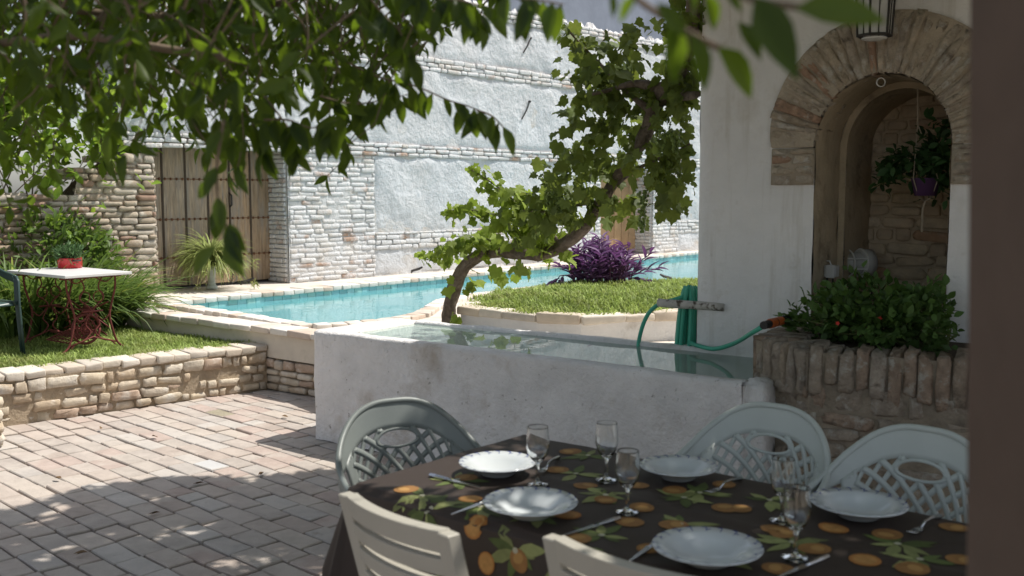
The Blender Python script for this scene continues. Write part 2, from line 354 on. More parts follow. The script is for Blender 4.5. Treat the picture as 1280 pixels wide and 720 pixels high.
# ---- lawn soil and grass
LAWN=[(-6.5,4.6),(wstart-wln*.12),(corner-wln*.12),(PWo+PWn*.02),(-4.2,10.7),(-8,8)]
LAWN=[Vector((p[0],p[1],0)) for p in LAWN]
def inside(p,poly):
    c=False; n=len(poly)
    for i in range(n):
        a,b=poly[i],poly[(i+1)%n]
        if (a[1]>p[1])!=(b[1]>p[1]) and p[0]<(b[0]-a[0])*(p[1]-a[1])/(b[1]-a[1])+a[0]: c=not c
    return c
mb=MB(); mb.prism([tuple(p)[:2] for p in LAWN],-.04,.335); tag(mb.build('lawn_ground',LAWNB),kind='structure')
def grass(name,poly,zf,n,h,mat_,label,wid=.0045,test=None):
    xs=[p[0] for p in poly]; ys=[p[1] for p in poly]; V=[];Fc=[]; k=0; tries=0
    while k<n and tries<n*8:
        tries+=1
        x=random.uniform(min(xs),max(xs)); y=random.uniform(min(ys),max(ys))
        if not inside((x,y),poly): continue
        if test and not test(x,y): continue
        hh=random.uniform(*h)*(.75+.5*(noise.noise(Vector((x*2.5,y*2.5,1)))+.5)); a=random.uniform(0,6.283); z=zf(x,y)
        dx,dy=math.cos(a),math.sin(a); w=wid*random.uniform(.7,1.5); ln=random.uniform(.25,.95)*hh
        o=len(V)
        V+= [(x-dy*w,y+dx*w,z),(x+dy*w,y-dx*w,z),(x+dx*ln*.35+dy*w*.8,y+dy*ln*.35-dx*w*.8,z+hh*.6),(x+dx*ln*.35-dy*w*.8,y+dy*ln*.35+dx*w*.8,z+hh*.6),(x+dx*ln,y+dy*ln,z+hh*random.uniform(.75,1.0))]
        Fc+= [(o,o+1,o+2,o+3),(o+3,o+2,o+4)]; k+=1
    me=bpy.data.meshes.new(name); me.from_pydata(V,[],Fc); me.materials.append(mat_)
    o=link(name,me); return tag(o,label,'grass',kind='stuff')
def in_view(x,y,z=.36,m=40):
    q=project((x,y,z)); return q[2]>0 and -m<q[0]<1280+m and -m<q[1]<720+m
grass('lawn_grass',LAWN,lambda x,y:.33,26000,(.03,.07),GRASS,'sunlit lawn grass behind the low stone wall',test=lambda x,y:in_view(x,y))
# ---- swimming pool
fA=at_z(345,367.5,ZP); fB=at_z(868,317,ZP); fd=(fB-fA); fd.z=0; fd.normalize()
PA=fA-fd*1.2; PA=meet(fA,fd,Vector((*at_z(203,380,ZP).xy,0)),PWd); PA.z=ZP
PZ=fA+fd*16
near=[at_z(*p,ZP) for p in ((390,409),(470,404),(519,395),(549,378),(584,371),(640,364),(690,359),(813,358),(868,352))]
near.append(near[-1]+fd*7)
pool=[PA]+near+[PZ]                    # counter-clockwise seen from above
t=thing('swimming_pool','long narrow pool with turquoise water, pale brick coping and a raised cream side','pool',tuple(PWo))
mb=MB()
for i in range(len(pool)):
    a,b=pool[i],pool[(i+1)%len(pool)]
    mb.add([(a.x,a.y,-1.0),(b.x,b.y,-1.0),(b.x,b.y,ZP-.02),(a.x,a.y,ZP-.02)],[(0,1,2,3)])
mb.poly([(p.x,p.y,-1.0) for p in pool]); lin_=mb.build('lining',POOLT,t); lin_['_o']=t['_o']
mb=MB()                                # the tile band below the coping
for i in list(range(0,len(pool))):
    a,b=pool[i],pool[(i+1)%len(pool)]; d=(b-a); L=d.length; d.normalize(); nn=Vector((-d.y,d.x,0)); k=max(1,int(L/.12)) if i in (len(pool)-1,) or i==0 else max(1,int(L/.12))
    if L>30: continue
    for j in range(k):
        for r_ in range(1): mb.box(a+d*(L*(j+.5)/k)+nn*.004-Z*(.048+.06*r_),d*(L/k/2-.004),nn*.004,Z*.027)
mb.build('tile_band',TILE,lin_)
def coping_run(mb,pts,width,inward,bl=(.26,.30),mi=0):
    for a,b in zip(pts[:-1],pts[1:]):
        d=Vector((b.x-a.x,b.y-a.y,0)); L=d.length; d.normalize(); nn=Vector((-d.y,d.x,0))*inward; k=max(1,round(L/random.uniform(.125,.15)))
        for j in range(k):
            c=a+d*(L*(j+.5)/k)-nn*(width/2-.03)
            mb.box(Vector((c.x,c.y,ZP+.004+random.uniform(-.003,.003))),d*(L/k/2-.005),nn*(width/2+random.uniform(-.008,.008)),Z*.026,mi,.004)
mb=MB(); coping_run(mb,[PA]+near[:9],.16,1); coping_run(mb,[fA+fd*13,PA],.27,1)
mb.build('coping',COPING,t,bevel=.008,segs=2,smooth=True)
# raised side of the pool towards lawn and patio: brick foot, cream render above, ledge of coping
PW1=PWe+PWd*1.2
mb=MB(); rough_slab(mb,Vector((PWo.x,PWo.y,0)),PWd,PWn,(PW1-PWo).length,.27,ZP-.03,.06,.008,0,5.); mb.build('rendered_side',CREAM,t,smooth=True)
mb=MB(); L2=(Vector((PW1.x,PW1.y,0))-corner).length
courses(mb,corner-PWn*.03,PWd,PWn,L2,0,.26,h=(.05,.07),l=(.14,.26),dep=.04,gap=.010,jit=.010,proud=.012,worn=.42,amp=.18); mb.build('brick_foot',STONE,t,smooth=True)
mb=MB(); rough_slab(mb,Vector((PWo.x,PWo.y,0))-PWn*.03,PWd,PWn,(PW1-PWo).length,-.05,.30,.06,.015,0,8.); mb.build('foot_core',SMORT,t,smooth=True)
mb=MB(); L3=(PW1-PWo).length; s=0
while s<L3:
    ll=random.uniform(.20,.30); b=min(s+ll,L3)
    mb.box(Vector((PWo.x,PWo.y,ZP-.005))+PWd*((s+b)/2)+PWn*random.uniform(.015,.03)-PWn*.10,PWd*((b-s-.007)/2),PWn*-.12,Z*.026,0,.006); s+=ll
mb.build('side_ledge',COPING,t,bevel=.010,segs=2,smooth=True)
mb=MB(); mb.poly([(p.x,p.y,ZP-.072) for p in pool]); tag(mb.build('pool_water',water_mat('pool_water',(.84,.98,.98),2.6,.34,milk=((.26,.70,.78),.5)),loc=(0,0,ZP-.072)),kind='structure')
# ---- pool deck
WP0=at_z(360,353,ZP); WP1=at_z(868,312,ZP); wd=(WP1-WP0); wd.z=0; wd.normalize(); wn=Vector((wd.y,-wd.x,0))   # far garden wall line and its normal
def ws(px):                       # distance along the far wall of a photo column
    k=(px-640)/F*1.0; q=at_z(px,330,ZP); d=ray(px,330); d=Vector((d.x,d.y,0)); m=meet(Vector((0,0,0)),d,WP0,wd); return (m-Vector((WP0.x,WP0.y,0))).dot(wd)
def wp(s,z,o=0.0): return Vector((WP0.x,WP0.y,0))+wd*s+wn*o+Z*z
def wz(px,py):                     # height on the far wall seen at a photo point
    return at_plane(px,py,WP0,wn).z
mb=MB()
farpoly=[PA-fd*.0, fA+fd*13, wp(19,0,-.6), wp(-3.2,0,-.6), PWo]
mb.poly([(p.x,p.y,ZP-.012) for p in farpoly])
nearpoly=[PWo]+[PA]+near[:9]+[near[-1],Vector((7,12,0)),Vector((6.2,6.0,0))]+[Vector((1.9,6.6,0)),Vector((*(at_z(391,548,0)+VB*.6).xy,0)),PWe]
mb.poly([(p.x,p.y,ZP-.012) for p in nearpoly])
tag(mb.build('pool_deck',DECK),kind='structure')
# ---- raised island bed
ZI=.70
ifr=[at_z(*p,ZI) for p in ((576,385),(602,387),(630,390),(672,394),(726,396),(780,394),(850,391),(900,389))]
iba=[at_z(*p,ZI) for p in ((920,352),(868,353),(813,355),(750,357),(690,358),(640,363),(602,371),(582,379))]
isl=ifr+iba
t=thing('raised_bed','white raised bed with a worn stone lip round the small lawn island','planter bed',(ifr[3].x,ifr[3].y,ZP))
mb=MB()
for a,b in zip(isl,isl[1:]+isl[:1]): mb.add([(a.x,a.y,.3),(b.x,b.y,.3),(b.x,b.y,ZI-.03),(a.x,a.y,ZI-.03)],[(0,1,2,3)])
mb.build('wall',WHITE,t)
mb=MB(); mb.poly([(p.x,p.y,ZI-.035) for p in isl]); mb.build('soil',LAWNB,t)
mb=MB(); cen=sum((Vector(p) for p in isl),Vector())/len(isl)
for a,b in zip(isl,isl[1:]+isl[:1]):
    d=Vector((b.x-a.x,b.y-a.y,0)); L=d.length
    if L<.02: continue
    d.normalize(); nn=Vector((-d.y,d.x,0)); k=max(1,round(L/.30))
    for j in range(k):
        c=a+d*(L*(j+.5)/k)+nn*.05
        mb.box(Vector((c.x,c.y,ZI-.02+random.uniform(-.006,.006))),d*(L/k/2+.001),nn*(.085+random.uniform(-.01,.012)),Z*(.032+random.uniform(-.004,.006)),0,.008)
mb.build('stone_lip',CAPST,t,bevel=.014,segs=2,smooth=True)
def islz(x,y):
    dmin=min((Vector((x,y,0))-Vector((p.x,p.y,0))).length for p in isl); return ZI-.035+.10*min(1,dmin/.7)
mb=MB(); N_=34; xs=[p.x for p in isl]; ys=[p.y for p in isl]
ii=[Vector((p.x,p.y,0)) for p in isl]
P_=[]; 
for i in range(N_):
    for j in range(N_):
        x=min(xs)+(max(xs)-min(xs))*i/(N_-1); y=min(ys)+(max(ys)-min(ys))*j/(N_-1); P_.append((x,y,islz(x,y)))
mb.add(P_,[q for q in ((i*N_+j,(i+1)*N_+j,(i+1)*N_+j+1,i*N_+j+1) for i in range(N_-1) for j in range(N_-1)) if all(inside(P_[w],ii) for w in q)])
mb.build('mound',LAWNB,t,smooth=True)
grass('island_grass',ii,lambda x,y:islz(x,y)-.005,16000,(.03,.08),GRASS,'bright grass on the raised island beside the pool',wid=.0058)
# ---- whitewashed water trough in front of the pool
BF=at_z(391,548,0); BL=(at_z(945,478,.74)-Vector((BF.x,BF.y,.74))).dot(UB)+.10; BW=.83; BH=at_y(391,412,BF.y).z; print('BH',BH)
t=thing('water_trough','long whitewashed masonry trough brimming with clear water','water trough',tuple(BF))
_pf=at_z(945,480,BH)-Vector((BF.x,BF.y,BH)); SKEW=_pf.dot(VB)/_pf.dot(UB)
def bp(a,d,z): return Vector((BF.x,BF.y,0))+UB*a+VB*(d+SKEW*a*(1-d/BW))+Z*z
def wob(p,amp=.007): return p+Vector((noise.noise(p*4),noise.noise(p*4+Vector((7,0,0))),noise.noise(p*4+Vector((0,9,0)))))*amp
def ring_profile(prof, path, mb, step=.06, amp=.008):   # prof: (inward offset, z) swept along the box outline
    pass
mb=MB(); BLX=(at_z(946,420,.92)-Vector((BF.x,BF.y,0))).dot(UB)+.03; WT=.085; WTL=.26
# outline rounded at the corner nearest the camera; outer shell
def outline(o):
    r=.05; x0,y0,x1,y1=o,o,BLX,BW-o; pts=[]
    pts.append((x1,y0)); 
    for k in range(5): w=-math.pi/2-k*math.pi/8; pts.append((x0+r+r*math.cos(w),y0+r+r*math.sin(w)))
    for k in range(5): w=math.pi-k*math.pi/8; pts.append((x0+r+r*math.cos(w),y1-r+r*math.sin(w)))
    pts.append((x1,y1)); return pts
def dense(pts,step=.05):
    out=[]
    for a,b in zip(pts[:-1],pts[1:]):
        L=math.hypot(b[0]-a[0],b[1]-a[1]); k=max(1,int(L/step))
        for j in range(k): out.append((a[0]+(b[0]-a[0])*j/k,a[1]+(b[1]-a[1])*j/k))
    out.append(pts[-1]); return out
oo=dense(outline(0)); 
rows=[]
for z in [0,.1,.2,.3,.4,.5,.6,BH-.035,BH-.014]: rows.append([wob(bp(a,d,z),.012) for a,d in oo])
o2=[(a+(.012 if a<.2 else 0),d+(.012 if d<BW/2 else -.012)) for a,d in oo]; rows.append([wob(bp(a,d,BH-.003),.010) for a,d in o2])
def inner(a,d):
    return (max(a,WTL) if a<BLX else a, WT if d<BW/2 else BW-WT)
o3=[((WTL-.02)*min(1,1) if a<WTL-.02 else a, (WT-.012) if d<BW/2 else BW-WT+.012) for a,d in oo]
rows.append([wob(bp(a,d,BH),.008) for a,d in o3])
o4=[(WTL if a<WTL else a, WT if d<BW/2 else BW-WT) for a,d in oo]
rows.append([wob(bp(a,d,BH-.012),.008) for a,d in o4]); rows.append([wob(bp(a,d,.5),.012) for a,d in o4]); rows.append([bp(a,d,.30) for a,d in o4])
mb.grid([list(x) for x in zip(*rows)]); mb.poly([bp(BLX,d,z) for d,z in ((0,0),(BW,0),(BW,BH-.02),(0,BH-.02))]); mb.build('shell',BASINW,t,smooth=True,recalc=True)
mb=MB(); mb.stone(bp(BLX,.10,BH/2)+UB*.03,UB*.075,VB*.09,Z*(BH/2+.004),0,.3,.05,16,8); mb.build('end_fillet',BASINW,t,smooth=True)
mb=MB(); mb.poly([bp(WTL-.02,WT-.02,.31),bp(BLX,WT-.02,.31),bp(BLX,BW-WT+.02,.31),bp(WTL-.02,BW-WT+.02,.31)])
mb.build('bottom',mat('trough_lining',(.50,.66,.58),.8,nscale=3,nvar=.15,bump=.3,spots=((.36,.42,.36),3,.5,.7)),t)
mb=MB(); mb.poly([bp(WTL-.03,WT-.03,BH-.022),bp(BLX,WT-.03,BH-.022),bp(BLX,BW-WT+.03,BH-.022),bp(WTL-.03,BW-WT+.03,BH-.022)])
tag(mb.build('trough_water',water_mat('trough_water',(.88,.97,.95),2.2,.035,milk=((.60,.75,.66),.42)),loc=tuple(bp(0,0,BH-.022))),kind='structure')
# ================================================================== FAR GARDEN WALL
t=thing('garden_wall','tall blue white plastered garden wall with bare brick courses beyond the pool','wall',tuple(wp(0,ZP)))
Ztop=wz(640,16); D1L=ws(195); D2L=ws(748); D2R=ws(813); D1T=wz(300,134); D2T=wz(770,236)+.35; REC=.36
zB=wz(580,194); zA=wz(640,95); zC=wz(600,297)
QX=ws(467); WEND=20.0
panels=MB(); bricks=MB(); mort=MB()
def panel(s0,s1,z0,z1,o=.03,seed=0.):
    rough_slab(panels,wp(s0,z0,o),wd,wn,s1-s0,z0,z1,.06,.034,0,seed,taper=.022)
# full background face (mortar) with door openings left out
def back(s0,s1,z0,z1): rough_slab(mort,wp(s0,z0,.036),wd,wn,s1-s0,z0,z1,.12,.012,0,4.)
back(0,D2L,ZP-.1,Ztop); back(D2L,D2R,D2T,Ztop); back(D2R,WEND,ZP-.1,Ztop); back(D1L-.4,0,D1T,Ztop)
for (s0,s1) in ((QX,D2L-.35),(D2R+.9,WEND)):
    panel(s0,s1,zC+.14,zB-.06,.058,1.); panel(s0-.02 if s0>2 else s0,s1,ZP+.02,zC-.10,.055,2.)
    courses(bricks,wp(s0,zC-.10,.038),wd,wn,s1-s0,zC-.10,zC+.14,h=(.058,.07),l=(.20,.30),dep=.02,gap=.010,jit=.008,proud=.012,worn=.24,amp=.16)
panel(0,WEND,zB+.11,zA-.10,.058,3.); panel(D1L-.4,0,zB+.11,zA-.10,.058,3.4); panel(D1L-.4,WEND,zA+.10,Ztop-.18,.058,6.)
panel(D2L-.35,D2R+.9,D2T+.02,zB-.06,.058,7.7)
courses(bricks,wp(D1L-.4,zB-.06,.045),wd,wn,WEND-D1L,zB-.06,zB+.11,h=(.055,.065),l=(.20,.30),dep=.025,gap=.010,jit=.008,proud=.012,worn=.24,amp=.16)
courses(bricks,wp(D1L-.4,zA-.10,.045),wd,wn,WEND-D1L,zA-.10,zA+.10,h=(.06,.07),l=(.20,.30),dep=.025,gap=.010,jit=.008,proud=.012,worn=.24,amp=.16)
courses(bricks,wp(D1L-.4,Ztop-.18,.05),wd,wn,WEND-D1L,Ztop-.18,Ztop,h=(.055,.065),l=(.20,.30),dep=.03,gap=.010,jit=.008,proud=.012,worn=.24,amp=.16)
# brick quoins: by the wooden gate and both sides of the second door
courses(bricks,wp(.01,ZP,.015),wd,wn,QX-.01,ZP,zB-.06,h=(.055,.068),l=(.20,.30),dep=.03,gap=.010,jit=.008,proud=.012,worn=.24,amp=.16)
courses(bricks,wp(D2L-.35,ZP,.015),wd,wn,.35,ZP,D2T,h=(.055,.068),l=(.16,.28),dep=.03,gap=.010,jit=.008,proud=.012,worn=.24,amp=.16)
courses(bricks,wp(D2R,ZP,.015),wd,wn,.9,ZP,D2T,h=(.06,.075),l=(.2,.3),dep=.03,gap=.010,jit=.008,proud=.012,worn=.24,amp=.16)
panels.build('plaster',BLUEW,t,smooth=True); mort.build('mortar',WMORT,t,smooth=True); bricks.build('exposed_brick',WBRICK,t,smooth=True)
# door reveals
mb=MB()
for s in (0,D2R):
    zt=D1T if s==0 else D2T
    courses(mb,wp(s-.005,ZP,0),-wn,-wd,REC+.05,ZP,zt,h=(.055,.068),l=(.12,.26),dep=.02,gap=.012,jit=.006,proud=.006)
mb.build('reveal_brick',WBRICK,t,bevel=.008)
mb=MB(); 
for (s0,s1,zt) in ((D1L,0,D1T),(D2L,D2R,D2T)):
    for s in (s0,s1): mb.add([wp(s,ZP-.1,0.02),wp(s,ZP-.1,-REC-.1),wp(s,zt,-REC-.1),wp(s,zt,.02)],[(0,1,2,3)])
    mb.add([wp(s0,zt,.02),wp(s1,zt,.02),wp(s1,zt,-REC-.1),wp(s0,zt,-REC-.1)],[(0,1,2,3)])
mb.build('reveal',WMORT,t)
mb=MB(); rough_slab(mb,wp(D1L-.4,Ztop,-.5),wd,wn,WEND-D1L,ZP,Ztop,.5,.0,0,0.)
mb.add([wp(D1L-.4,Ztop-.01,.03),wp(WEND,Ztop-.01,.03),wp(WEND,Ztop+.02,-.5),wp(D1L-.4,Ztop+.02,-.5)],[(0,1,2,3)])
for k in range(150):          # lumpy lime ridge along the top
    s=D1L-.4+(WEND-D1L)*k/150; mb.box(wp(s,Ztop+.02,random.uniform(-.05,.03)),wd*random.uniform(.05,.09),wn*.06,Z*random.uniform(.02,.07),0,.02,top=.3)
mb.build('wall_top',WHITE,t)
# ---- gates
def gate(name,label,s0,s1,zt,planks,mat_,studs):
    t=thing(name,label,'gate',tuple(wp((s0+s1)/2,ZP,-REC)))
    mb=MB(); w=(s1-s0)/planks
    for k in range(planks): mb.box(wp(s0+w*(k+.5),(ZP+zt)/2+.01,-REC),wd*(w/2-.006),wn*.02,Z*((zt-ZP)/2-.02),0,.003)
    pk=mb.build('planks',mat_,t,bevel=.004); pk['_o']=t['_o']
    mb=MB(); mb.box(wp((s0+s1)/2,(ZP+zt)/2,-REC-.04),wd*((s1-s0)/2),wn*.015,Z*((zt-ZP)/2)); mb.build('backing',IRON,t)
    if studs:
        mb=MB(); st=MB()
        for k in range(1,planks):
            mb.box(wp(s0+w*k,(ZP+zt)/2,-REC+.024),wd*.012,wn*.005,Z*((zt-ZP)/2-.04))
        mb.build('cover_strip',mat('dark_old_wood',(.07,.05,.035),.8,nvar=.3,bump=.3),t)
        for z in studs:
            b=MB(); 
            for k in range(planks*4): b.ball(wp(s0+(s1-s0)*(k+.5)/(planks*4),z,-REC+.026),.017,6,4)
            b.box(wp((s0+s1)/2,z,-REC+.021),wd*((s1-s0)/2-.02),wn*.002,Z*.004); b.build('studded_strap',RUST,pk)
        b=MB(); b.tube([wp(s0+w*4,ZP+1.12,-REC+.03),wp(s0+w*4,ZP+1.10,-REC+.07),wp(s0+w*4,ZP+.98,-REC+.07),wp(s0+w*4,ZP+.96,-REC+.03)],.010); b.build('handle',IRON,pk)
    return t
gate('wooden_gate','old weathered gate of wide planks with iron studs behind the spider plant',D1L,0,D1T,6,WOOD,[ZP+(D1T-ZP)*q for q in (.17,.38,.60,.82)])
gate('wooden_gate','plain orange brown plank door behind the vine and purple plant',D2L,D2R,D2T,7,WOOD2,None)
# ---- iron pins in the wall
for (a,b) in (((663,48),(653,66)),((662,127),(651,149))):
    p=at_plane(*a,wp(0,0,.06),wn); q=at_plane(*b,wp(0,0,.06),wn)
    mb=MB(); mb.tube([p+wn*.02,p-wn*.08],.018,6); mb.tube([p,(p+q)/2+wn*.03,q+wn*.02],.012,6)
    tag(mb.build('wall_pin',IRON,loc=tuple(p)),('upper' if a[1]<100 else 'lower')+' rusty iron pin with a bent hook on the white garden wall','iron pin',group='iron pins in the garden wall')
# ---- low brick wall left of the gate
t=thing('brick_wall','low weathered bare brick wall left of the old gate under the climber','wall',tuple(wp(D1L-2.4,.3)))
zl0=wz(185,193); zl1=wz(95,243)
def ltop(s): return zl0 if s<.5 else (zl0-.16 if s<.9 else zl1)
LW=6.0; O=wp(D1L,0,.0)
mb=MB(); courses(mb,O,-wd,wn,LW,.30,zl0,h=(.055,.085),l=(.16,.32),dep=.05,gap=.012,jit=.014,proud=.02,worn=.36,amp=.2,keep=lambda s,z:z<ltop(s)+.02+.04*noise.noise(Vector((s*3,0,0))))
mb.build('bricks',TBRICK,t,smooth=True)
mb=MB(); rough_slab(mb,O+wn*.012,-wd,wn,LW,.2,zl0,.07,.03,0,3.,z1f=lambda s:ltop(s)-.03)
rough_slab(mb,O-wn*.4,-wd,wn,LW,.2,zl0,.3,.02,0,3.,z1f=lambda s:ltop(s)-.03)
for k in range(30):
    s=LW*k/30; mb.box(O-wd*(s+.1)-wn*.2+Z*(ltop(s)-.06),wd*.11,wn*.2,Z*.05,0,.03)
mb.build('mortar',TMORT,t,smooth=True)
# the gate jamb end of that wall
mb=MB(); courses(mb,wp(D1L+.004,ZP,0),-wn,wd,.4,ZP,zl0,h=(.055,.075),l=(.14,.28),dep=.03,gap=.014,jit=.01,proud=.01); mb.build('jamb_bricks',TBRICK,t,bevel=.010)
# ---- neighbouring building set back above the wall
t=thing('neighbour_building','plain neighbouring house wall above the garden wall, shade painted in as blue grey','building',tuple(wp(9,0,-5)))
mb=MB(); rough_slab(mb,wp(4.4,0,-3.2),wd,wn,26,0,9.5,.25,.05,0,3.); mb.build('wall',GREYW,t,smooth=True)
mb=MB(); mb.box(wp(17.4,9.6,-7.2),wd*13.3,wn*4.3,Z*.1); mb.build('roof',GREYW,t)
mb=MB(); mb.box(wp(17.4,4.6,-7.3),wd*12.9,wn*3.9,Z*4.6); mb.build('body',GREYW,t)
# ================================================================== HOUSE WALL WITH THE NICHE
HO=at_z(868,435,BH); HO=Vector((HO.x,HO.y,0))
def hp(a,z,d=0.0): return HO+UB*a+VB*d+Z*z
def H(px,py,d=0.0):
    q=at_plane(px,py,HO+VB*d,VB); return (q-HO).dot(UB), q.z
aL=H(1017,250)[0]; aR=H(1187,250)[0]; zI=H(1017,232)[1]; aC=(aL+aR)/2; ra=(aR-aL)/2; zC2=H(1103,182)[1]; rz=H(1110,91)[1]-zC2
NZ=.80; ND=.95; HH=5.0
house=thing('house_wall','shaded whitewashed house wall with an arched brick niche','wall',tuple(hp(aC,0)))
def thick(th):                     # ring thickness by angle (0 right, pi left)
    k=th/math.pi; return .235+.115*max(0,1-k)**.6 if k>0.0 else .35
aa=sorted(set([round(x,4) for x in list(np.arange(0,aL-.01,.045))+[aL]+list(np.linspace(aL,aR,14))+list(np.linspace(aR,6.0,90))]))
zz=sorted(set([round(x,4) for x in np.arange(0,HH+.01,.05)]+[NZ]))
def hw(a,z):
    q=noise.noise(Vector((a*1.6,z*1.6,4)))*.010+noise.noise(Vector((a*5,z*5,9)))*.005
    e=min(1,abs(a-aL)/.06,abs(a-aR)/.06) if NZ<z<zI+.1 else 1
    r=0.03*max(0,1-a/.05)**2           # rounded outer corner
    return hp(a+(.004*noise.noise(Vector((z*6,a,2))) if abs(a-aL)<.002 or abs(a-aR)<.002 else 0),z,-q*e+r)
V=[];idx={}
for i,a in enumerate(aa):
    for j,z in enumerate(zz): idx[i,j]=len(V); V.append(hw(a,z))
fs=[]
for i in range(len(aa)-1):
    for j in range(len(zz)-1):
        a=(aa[i]+aa[i+1])/2; z=(zz[j]+zz[j+1])/2
        if aL<a<aR and NZ<z<zC2: continue
        if z>=zC2-.06 and ((a-aC)/(ra+.07))**2+((z-zC2)/(rz+.07))**2<1: continue
        if NZ<z and z<zC2 and z>zI+.03 and aL-.06<a<aR+.06: continue
        fs.append((idx[i,j],idx[i+1,j],idx[i+1,j+1],idx[i,j+1]))
mb=MB(); mb.add(V,fs)
n=40
mb.grid([[hp(0,HH*j/n,.03)+VB*(1.25*i/12)+UB*(.012*noise.noise(Vector((j*.4,i*.4,1)))) for j in range(n+1)] for i in range(13)])
mb.add([hp(0,HH,0),hp(6,HH,0),hp(6,HH,1.28),hp(0,HH,1.28)],[(0,1,2,3)])
mb.add([hp(0,0,1.28),hp(6,0,1.28),hp(6,HH,1.28),hp(0,HH,1.28)],[(0,1,2,3)])
mb.add([hp(6,0,0),hp(6,0,1.28),hp(6,HH,1.28),hp(6,HH,0)],[(0,1,2,3)])
HWHITE=mat('old_house_whitewash',(.76,.75,.74),.9,nscale=2.2,nvar=.10,bump=.5,bscale=12,bdist=.03,spots=((.50,.46,.40),1.5,.55,.78),blot=((.56,.53,.48),5,.6,.75),streak=((.54,.51,.46),.55,.78))
mb.build('plaster',HWHITE,house,smooth=True)
# arch ring
ring=MB(); mort=MB(); nb=27
def ell(th,r=0.0): return aC+(ra+r)*math.cos(th), zC2+(rz+r)*math.sin(th)
th=0.0; k=0
while th<math.pi-.01:
    dt=min(random.uniform(.075,.115),math.pi-th); gap=.007
    t0,t1=th+gap,th+dt-gap; tm=(t0+t1)/2; T=thick(tm)*random.uniform(.95,1.02); pr=random.uniform(-.012,.012)
    i0=ell(t0,random.uniform(-.006,.006)); i1=ell(t1,random.uniform(-.006,.006)); o0=ell(t0,T); o1=ell(t1,T)
    d0,d1=-.022+pr,.24
    j=lambda: random.uniform(-.005,.005)
    m0=((i0[0]*.5+o0[0]*.5)+j(),(i0[1]*.5+o0[1]*.5)+j())
    rows=[]; sd=random.uniform(0,60); brk=random.uniform(0,.10) if random.random()<.5 else 0
    for p in range(-1,8):
        pc_=min(1,max(0,p/6)); row=[]
        for q in range(-1,13):
            qc=min(1,max(0,q/11)); wv=.004*noise.noise(Vector((qc*5,sd,p*.7)))
            ia=(i0[0]+(i1[0]-i0[0])*pc_,i0[1]+(i1[1]-i0[1])*pc_); oa=(o0[0]+(o1[0]-o0[0])*pc_,o0[1]+(o1[1]-o0[1])*pc_)
            a_=ia[0]+(oa[0]-ia[0])*qc+wv; z_=ia[1]+(oa[1]-ia[1])*qc+wv
            ed=max(abs(2*pc_-1),abs(2*qc-1)); dd_=d0+.012*ed**5+.016*noise.noise(Vector((pc_*1.6+sd,qc*5,2)))+.008*noise.noise(Vector((pc_*4+sd,qc*14,5)))+(.03*max(0,noise.noise(Vector((sd,qc*3,9)))-.15) if brk else 0)
            if q<0: dd_=d1
            elif q>11 or p<0 or p>6: dd_=d0+.05
            row.append(hp(a_,z_,dd_))
        rows.append(row)
    ring.grid(rows)
    th+=dt; k+=1
for side in (-1,1):
    z=zI; e=aL if side<0 else aR; T=.235 if side<0 else .35
    while z<zC2-.01:
        hh=min(random.uniform(.05,.062),zC2-z)
        cuts=[0,T*random.uniform(.4,.6),T]
        for q0,q1 in zip(cuts[:-1],cuts[1:]):
            ring.stone(hp(e+side*(q0+q1)/2,z+hh/2,.10),UB*((q1-q0)/2-.002),VB*(.125+random.uniform(-.008,.010)),Z*(hh/2-.003),0,.25,.15,12,6)
        z+=hh
ring.build('brick_arch',ARCHB,house,smooth=True)
mb=MB(); N_=48
rows=[]
for i in range(N_+1):
    th=math.pi*i/N_; row=[]
    for q in range(7):
        r=thick(th)*q/6; a,z=ell(th,r-.002 if q else .004); row.append(hp(a,z,-.012+.012*noise.noise(Vector((a*14,z*14,3)))))
    rows.append(row)
mb.grid(rows)
for side in (-1,1):
    e=aL if side<0 else aR; T=.235 if side<0 else .35
    mb.box(hp(e+side*T/2,(zI+zC2)/2,.09),UB*(T/2-.003),VB*.105,Z*((zC2-zI)/2-.004))
mb.build('arch_mortar',ARCHM,house,smooth=True)
# soffit and jambs, with a step half way in
def prof(off):
    p=[(aL+off,NZ-.1),(aL+off,1.2),(aL+off,zI),(aL+off,zC2)]
    for i in range(1,24): th=math.pi-math.pi*i/24; a,z=ell(th,-off); p.append((a,z))
    p+= [(aR-off,zC2),(aR-off,zI),(aR-off,1.2),(aR-off,NZ-.1)]
    return p
mb=MB()
def sweep(off,d0,d1,nn=8):
    P=prof(off); den=[]
    for a,b in zip(P[:-1],P[1:]):
        L=math.hypot(b[0]-a[0],b[1]-a[1]); k=max(1,int(L/.06))
        for j in range(k): den.append((a[0]+(b[0]-a[0])*j/k,a[1]+(b[1]-a[1])*j/k))
    den.append(P[-1])
    mb.grid([[hp(a,z,d0+(d1-d0)*i/nn)+UB*(.012*noise.noise(Vector((a*6,z*6,i*.5))))+Z*(.010*noise.noise(Vector((a*6+5,z*6,i*.5)))) for a,z in den] for i in range(nn+1)])
    return den
sweep(.004,.0,.42); sweep(.040,.42,ND+.02)
A_=prof(.004); B_=prof(.040); mb.grid([[hp(a,z,.42) for a,z in A_],[hp(a,z,.42) for a,z in B_]])
mb.build('niche_lining',NICHEP,house,smooth=True)
mb=MB(); rough_slab(mb,hp(aL-.05,0,ND),UB,-VB,aR-aL+.1,NZ-.1,zC2+rz+.1,.05,.010,0,6.); mb.build('niche_back_mortar',NMORT,house,smooth=True)
mb=MB(); courses(mb,hp(aL-.02,0,ND-.004),UB,-VB,aR-aL+.04,NZ,zC2+rz,h=(.06,.085),l=(.16,.26),dep=.018,gap=.014,jit=.010,proud=.006,header=.3,worn=.36,amp=.2)
mb.build('niche_back_brick',NBRICK,house,smooth=True)
